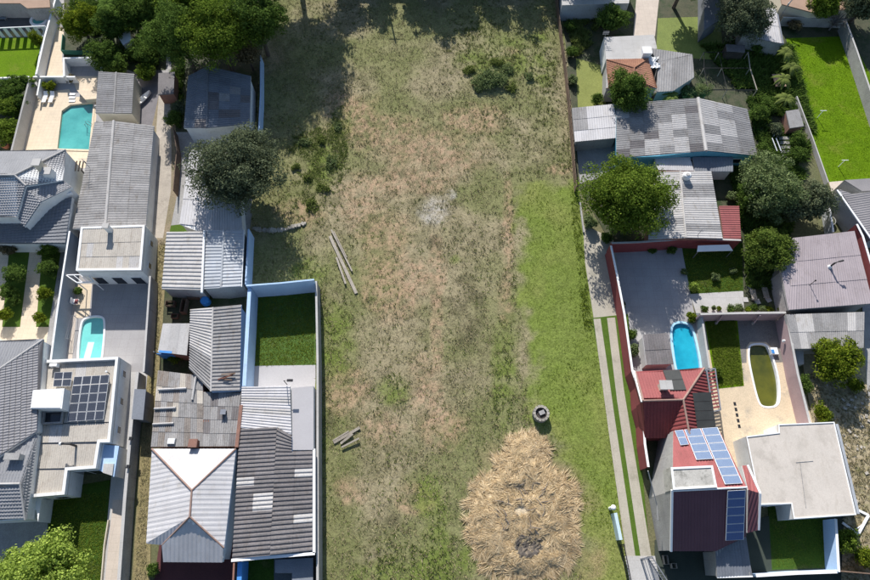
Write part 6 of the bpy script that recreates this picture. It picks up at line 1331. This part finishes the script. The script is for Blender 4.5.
t, ro, off = flat_house('lawn_hut', 'small hut with grey sheet roof beside the bright lawn wall', [(786, 111), (799, 109), (804, 126), (790, 128)], 1.9, M_brick, M_fc, cat='hut', shrink=.92)
gs_ = thing('garden_steps', 'grey stone steps with white rails below the small hut', 'steps', P(783, 148)); o = P(783, 148)
for k in range(5): p = P(783+k*.9, 140+k*4.2)-o; MB().box((p.x, p.y, 0), 1.8, .55, .5-.08*k).build('step', M_conc, gs_)
for u in (772, 776): MB().bar(P(u, 138, .9)-o, P(u+5, 151, .6)-o, .12).build('rail', M_wpaint, gs_); p = P(u, 138)-o; MB().box((p.x, p.y, 0), .1, .1, .86).build('rail_post', M_wpaint, gs_)
pt = thing('round_planter', 'round pale concrete planter in the dark yard above the mauve roof', 'planter', P(828, 222)); b = MB(); b.tube([(0, 0, 0), (0, 0, .5), (0, 0, .55)], [.7, .85, .8], 16).build('bowl', M_concl, pt); MB().tube([(0, 0, .5), (0, 0, .57)], [.72, .7], 16).build('soil', M_yard, pt)
for k, (u, v) in enumerate(((752, 296), (764, 294))):
    t = thing('garden_bench', ['left slatted bench in the dark yard beside the mauve roof', 'right slatted bench in the dark yard beside the mauve roof'][k], 'bench', P(u, v))
    for x in (-.3, -.1, .1, .3): MB().box((x, 0, .42), .15, 1.6, .04).build('slat', M_woodg, t)
    for y in (-.6, .6): MB().box((0, y, 0), .6, .08, .42).build('leg', M_conc, t)
for k, (u, v) in enumerate(((745, 300), (757, 302), (768, 300), (750, 287), (762, 286))):
    o = MB().box((0, 0, 0), .7, .7, .05, .2*k).build('paving_slab', M_concl); o.location = P(u, v)+Vector((0, 0, .1)); tag(o, ['pale paving slab at the lower left of the slatted benches', 'pale paving slab directly below the left slatted bench', 'pale paving slab at the lower right of the slatted benches', 'pale paving slab above the left slatted bench', 'pale paving slab above the right slatted bench'][k], 'slab', 'paving slabs by the benches')
tp = thing('terracotta_pot', 'terracotta pot at the corner of the grey tiled house and hedge', 'pot', P(7, 147)); MB().tube([(0, 0, 0), (0, 0, .6), (0, 0, .7)], [.4, .6, .62], 14).build('bowl', M_terraw, tp); MB().tube([(0, 0, .6), (0, 0, .72)], [.5, .5], 14).build('soil', M_yard, tp)
for k, (u, v, w, d) in enumerate(((716, 556, .9, .5), (676, 566, .6, .5), (668, 560, .5, .9))):
    t = thing('garden_crate', ['pale crate in the dark court beside the blue-grey porch', 'small crate in the dark court near the driveway gate', 'upright crate beside the grey wall in the dark court'][k], 'crate', P(u-4, v)+Vector((0, 0, .15)))
    for y in (-d/2, d/2):
        for z in (.1, .3, .5): MB().bar((-w/2, y, z), (w/2, y, z), .03, .15).build('slat', M_woodg, t)
    for x in (-w/2+.03, w/2-.03): MB().bar((x, -d/2+.02, .3), (x, d/2-.02, .3), .05, .55).build('end_board', M_woodg, t)
gp_ = [L([(700, 45), (792, 45), (815, 130), (790, 235), (745, 245), (728, 170), (760, 158), (748, 104)]), L([(562, 0), (604, 8), (604, 34), (575, 58)]), L([(66, 0), (165, 0), (165, 68), (100, 56)]), L([(170, 40), (185, 60), (182, 128), (176, 128)]), L([(744, 252), (790, 252), (786, 290), (746, 288)])]
for k, g in enumerate(gp_):
    sc = scatter(g, (5200, 900, 2600, 500, 700)[k]); nz = fbm(sc[:, 0], sc[:, 1], 3, 77); sc = sc[nz > .38]
    tufts('ground_cover', ['low dark green plants covering the shaded garden beside the bright lawn', 'low green plants by the board fence near the top edge', 'low green plants under the trees above the pool terrace', 'low green plants beside the shaded house', 'low green plants in the yard beside the mauve roof'][k], np.c_[sc, np.full((len(sc), 1), .04)], .15, .7, .11, G_mid if k != 1 else G_weed, 7, .8, 'plants')
for nm, lb, poly, n_, m_ in (('lawn_grass', 'short grass of the walled lawn beside the light-blue walls', [(252, 290), (313, 287), (314, 364), (249, 366)], 5000, G_grass), ('lawn_grass', 'short grass of the shaded lawn below the parapet house', [(50, 500), (107, 492), (101, 580), (46, 580)], 4000, G_grass),
                        ('lawn_grass', 'short grass of the dark south court lawn', [(770, 505), (822, 502), (827, 566), (774, 568)], 3000, G_grass), ('lawn_grass', 'short grass of the dark lawn behind the red wall', [(683, 254), (741, 250), (742, 290), (692, 294)], 3000, G_grass), ('verge_grass', 'dry grass along the dirt verge between the houses', [(159, 240), (166, 240), (158, 350), (150, 445), (147, 580), (135, 580), (144, 440), (152, 350)], 4000, G_dry)):
    sc = scatter(L(poly), n_); tufts(nm, lb, np.c_[sc, np.full((len(sc), 1), .06)], .04, .14, .03, m_, 3, .9)
e_ = np.array([tuple(P(u_, v_))[:2] for u_, v_ in ((577.5, 190), (582, 235), (588, 290), (593.5, 330))]); k_ = rs.rand(380)*2.999; i_ = k_.astype(int); f_ = (k_-i_)[:, None]
sc = e_[i_]*(1-f_)+e_[i_+1]*f_+np.c_[rs.uniform(-1.2, -.1, 380), np.zeros(380)]; tufts('shade_line_grass', 'taller green grass along the edge of the shaded driveway', np.c_[sc, np.full((380, 1), .04)], .1, .3, .04, G_grass, 5, .8)  # tufts added to stand in for the shadow strip beside the driveway
wp_ = L([(290, 138), (312, 130), (345, 118), (348, 150), (340, 190), (322, 215), (298, 212), (304, 180), (288, 165)]); sc = scatter(wp_, 5200); nz = fbm(sc[:, 0], sc[:, 1], 2.6, 91); sc = sc[(nz > .5) & (rs.rand(len(sc)) < .45)]
tufts('weed_patch', 'sprawling green weed patch right of the dark round tree', np.c_[sc, np.full((len(sc), 1), .03)], .08, .3, .06, G_weed, 5, 1.0, 'weeds')
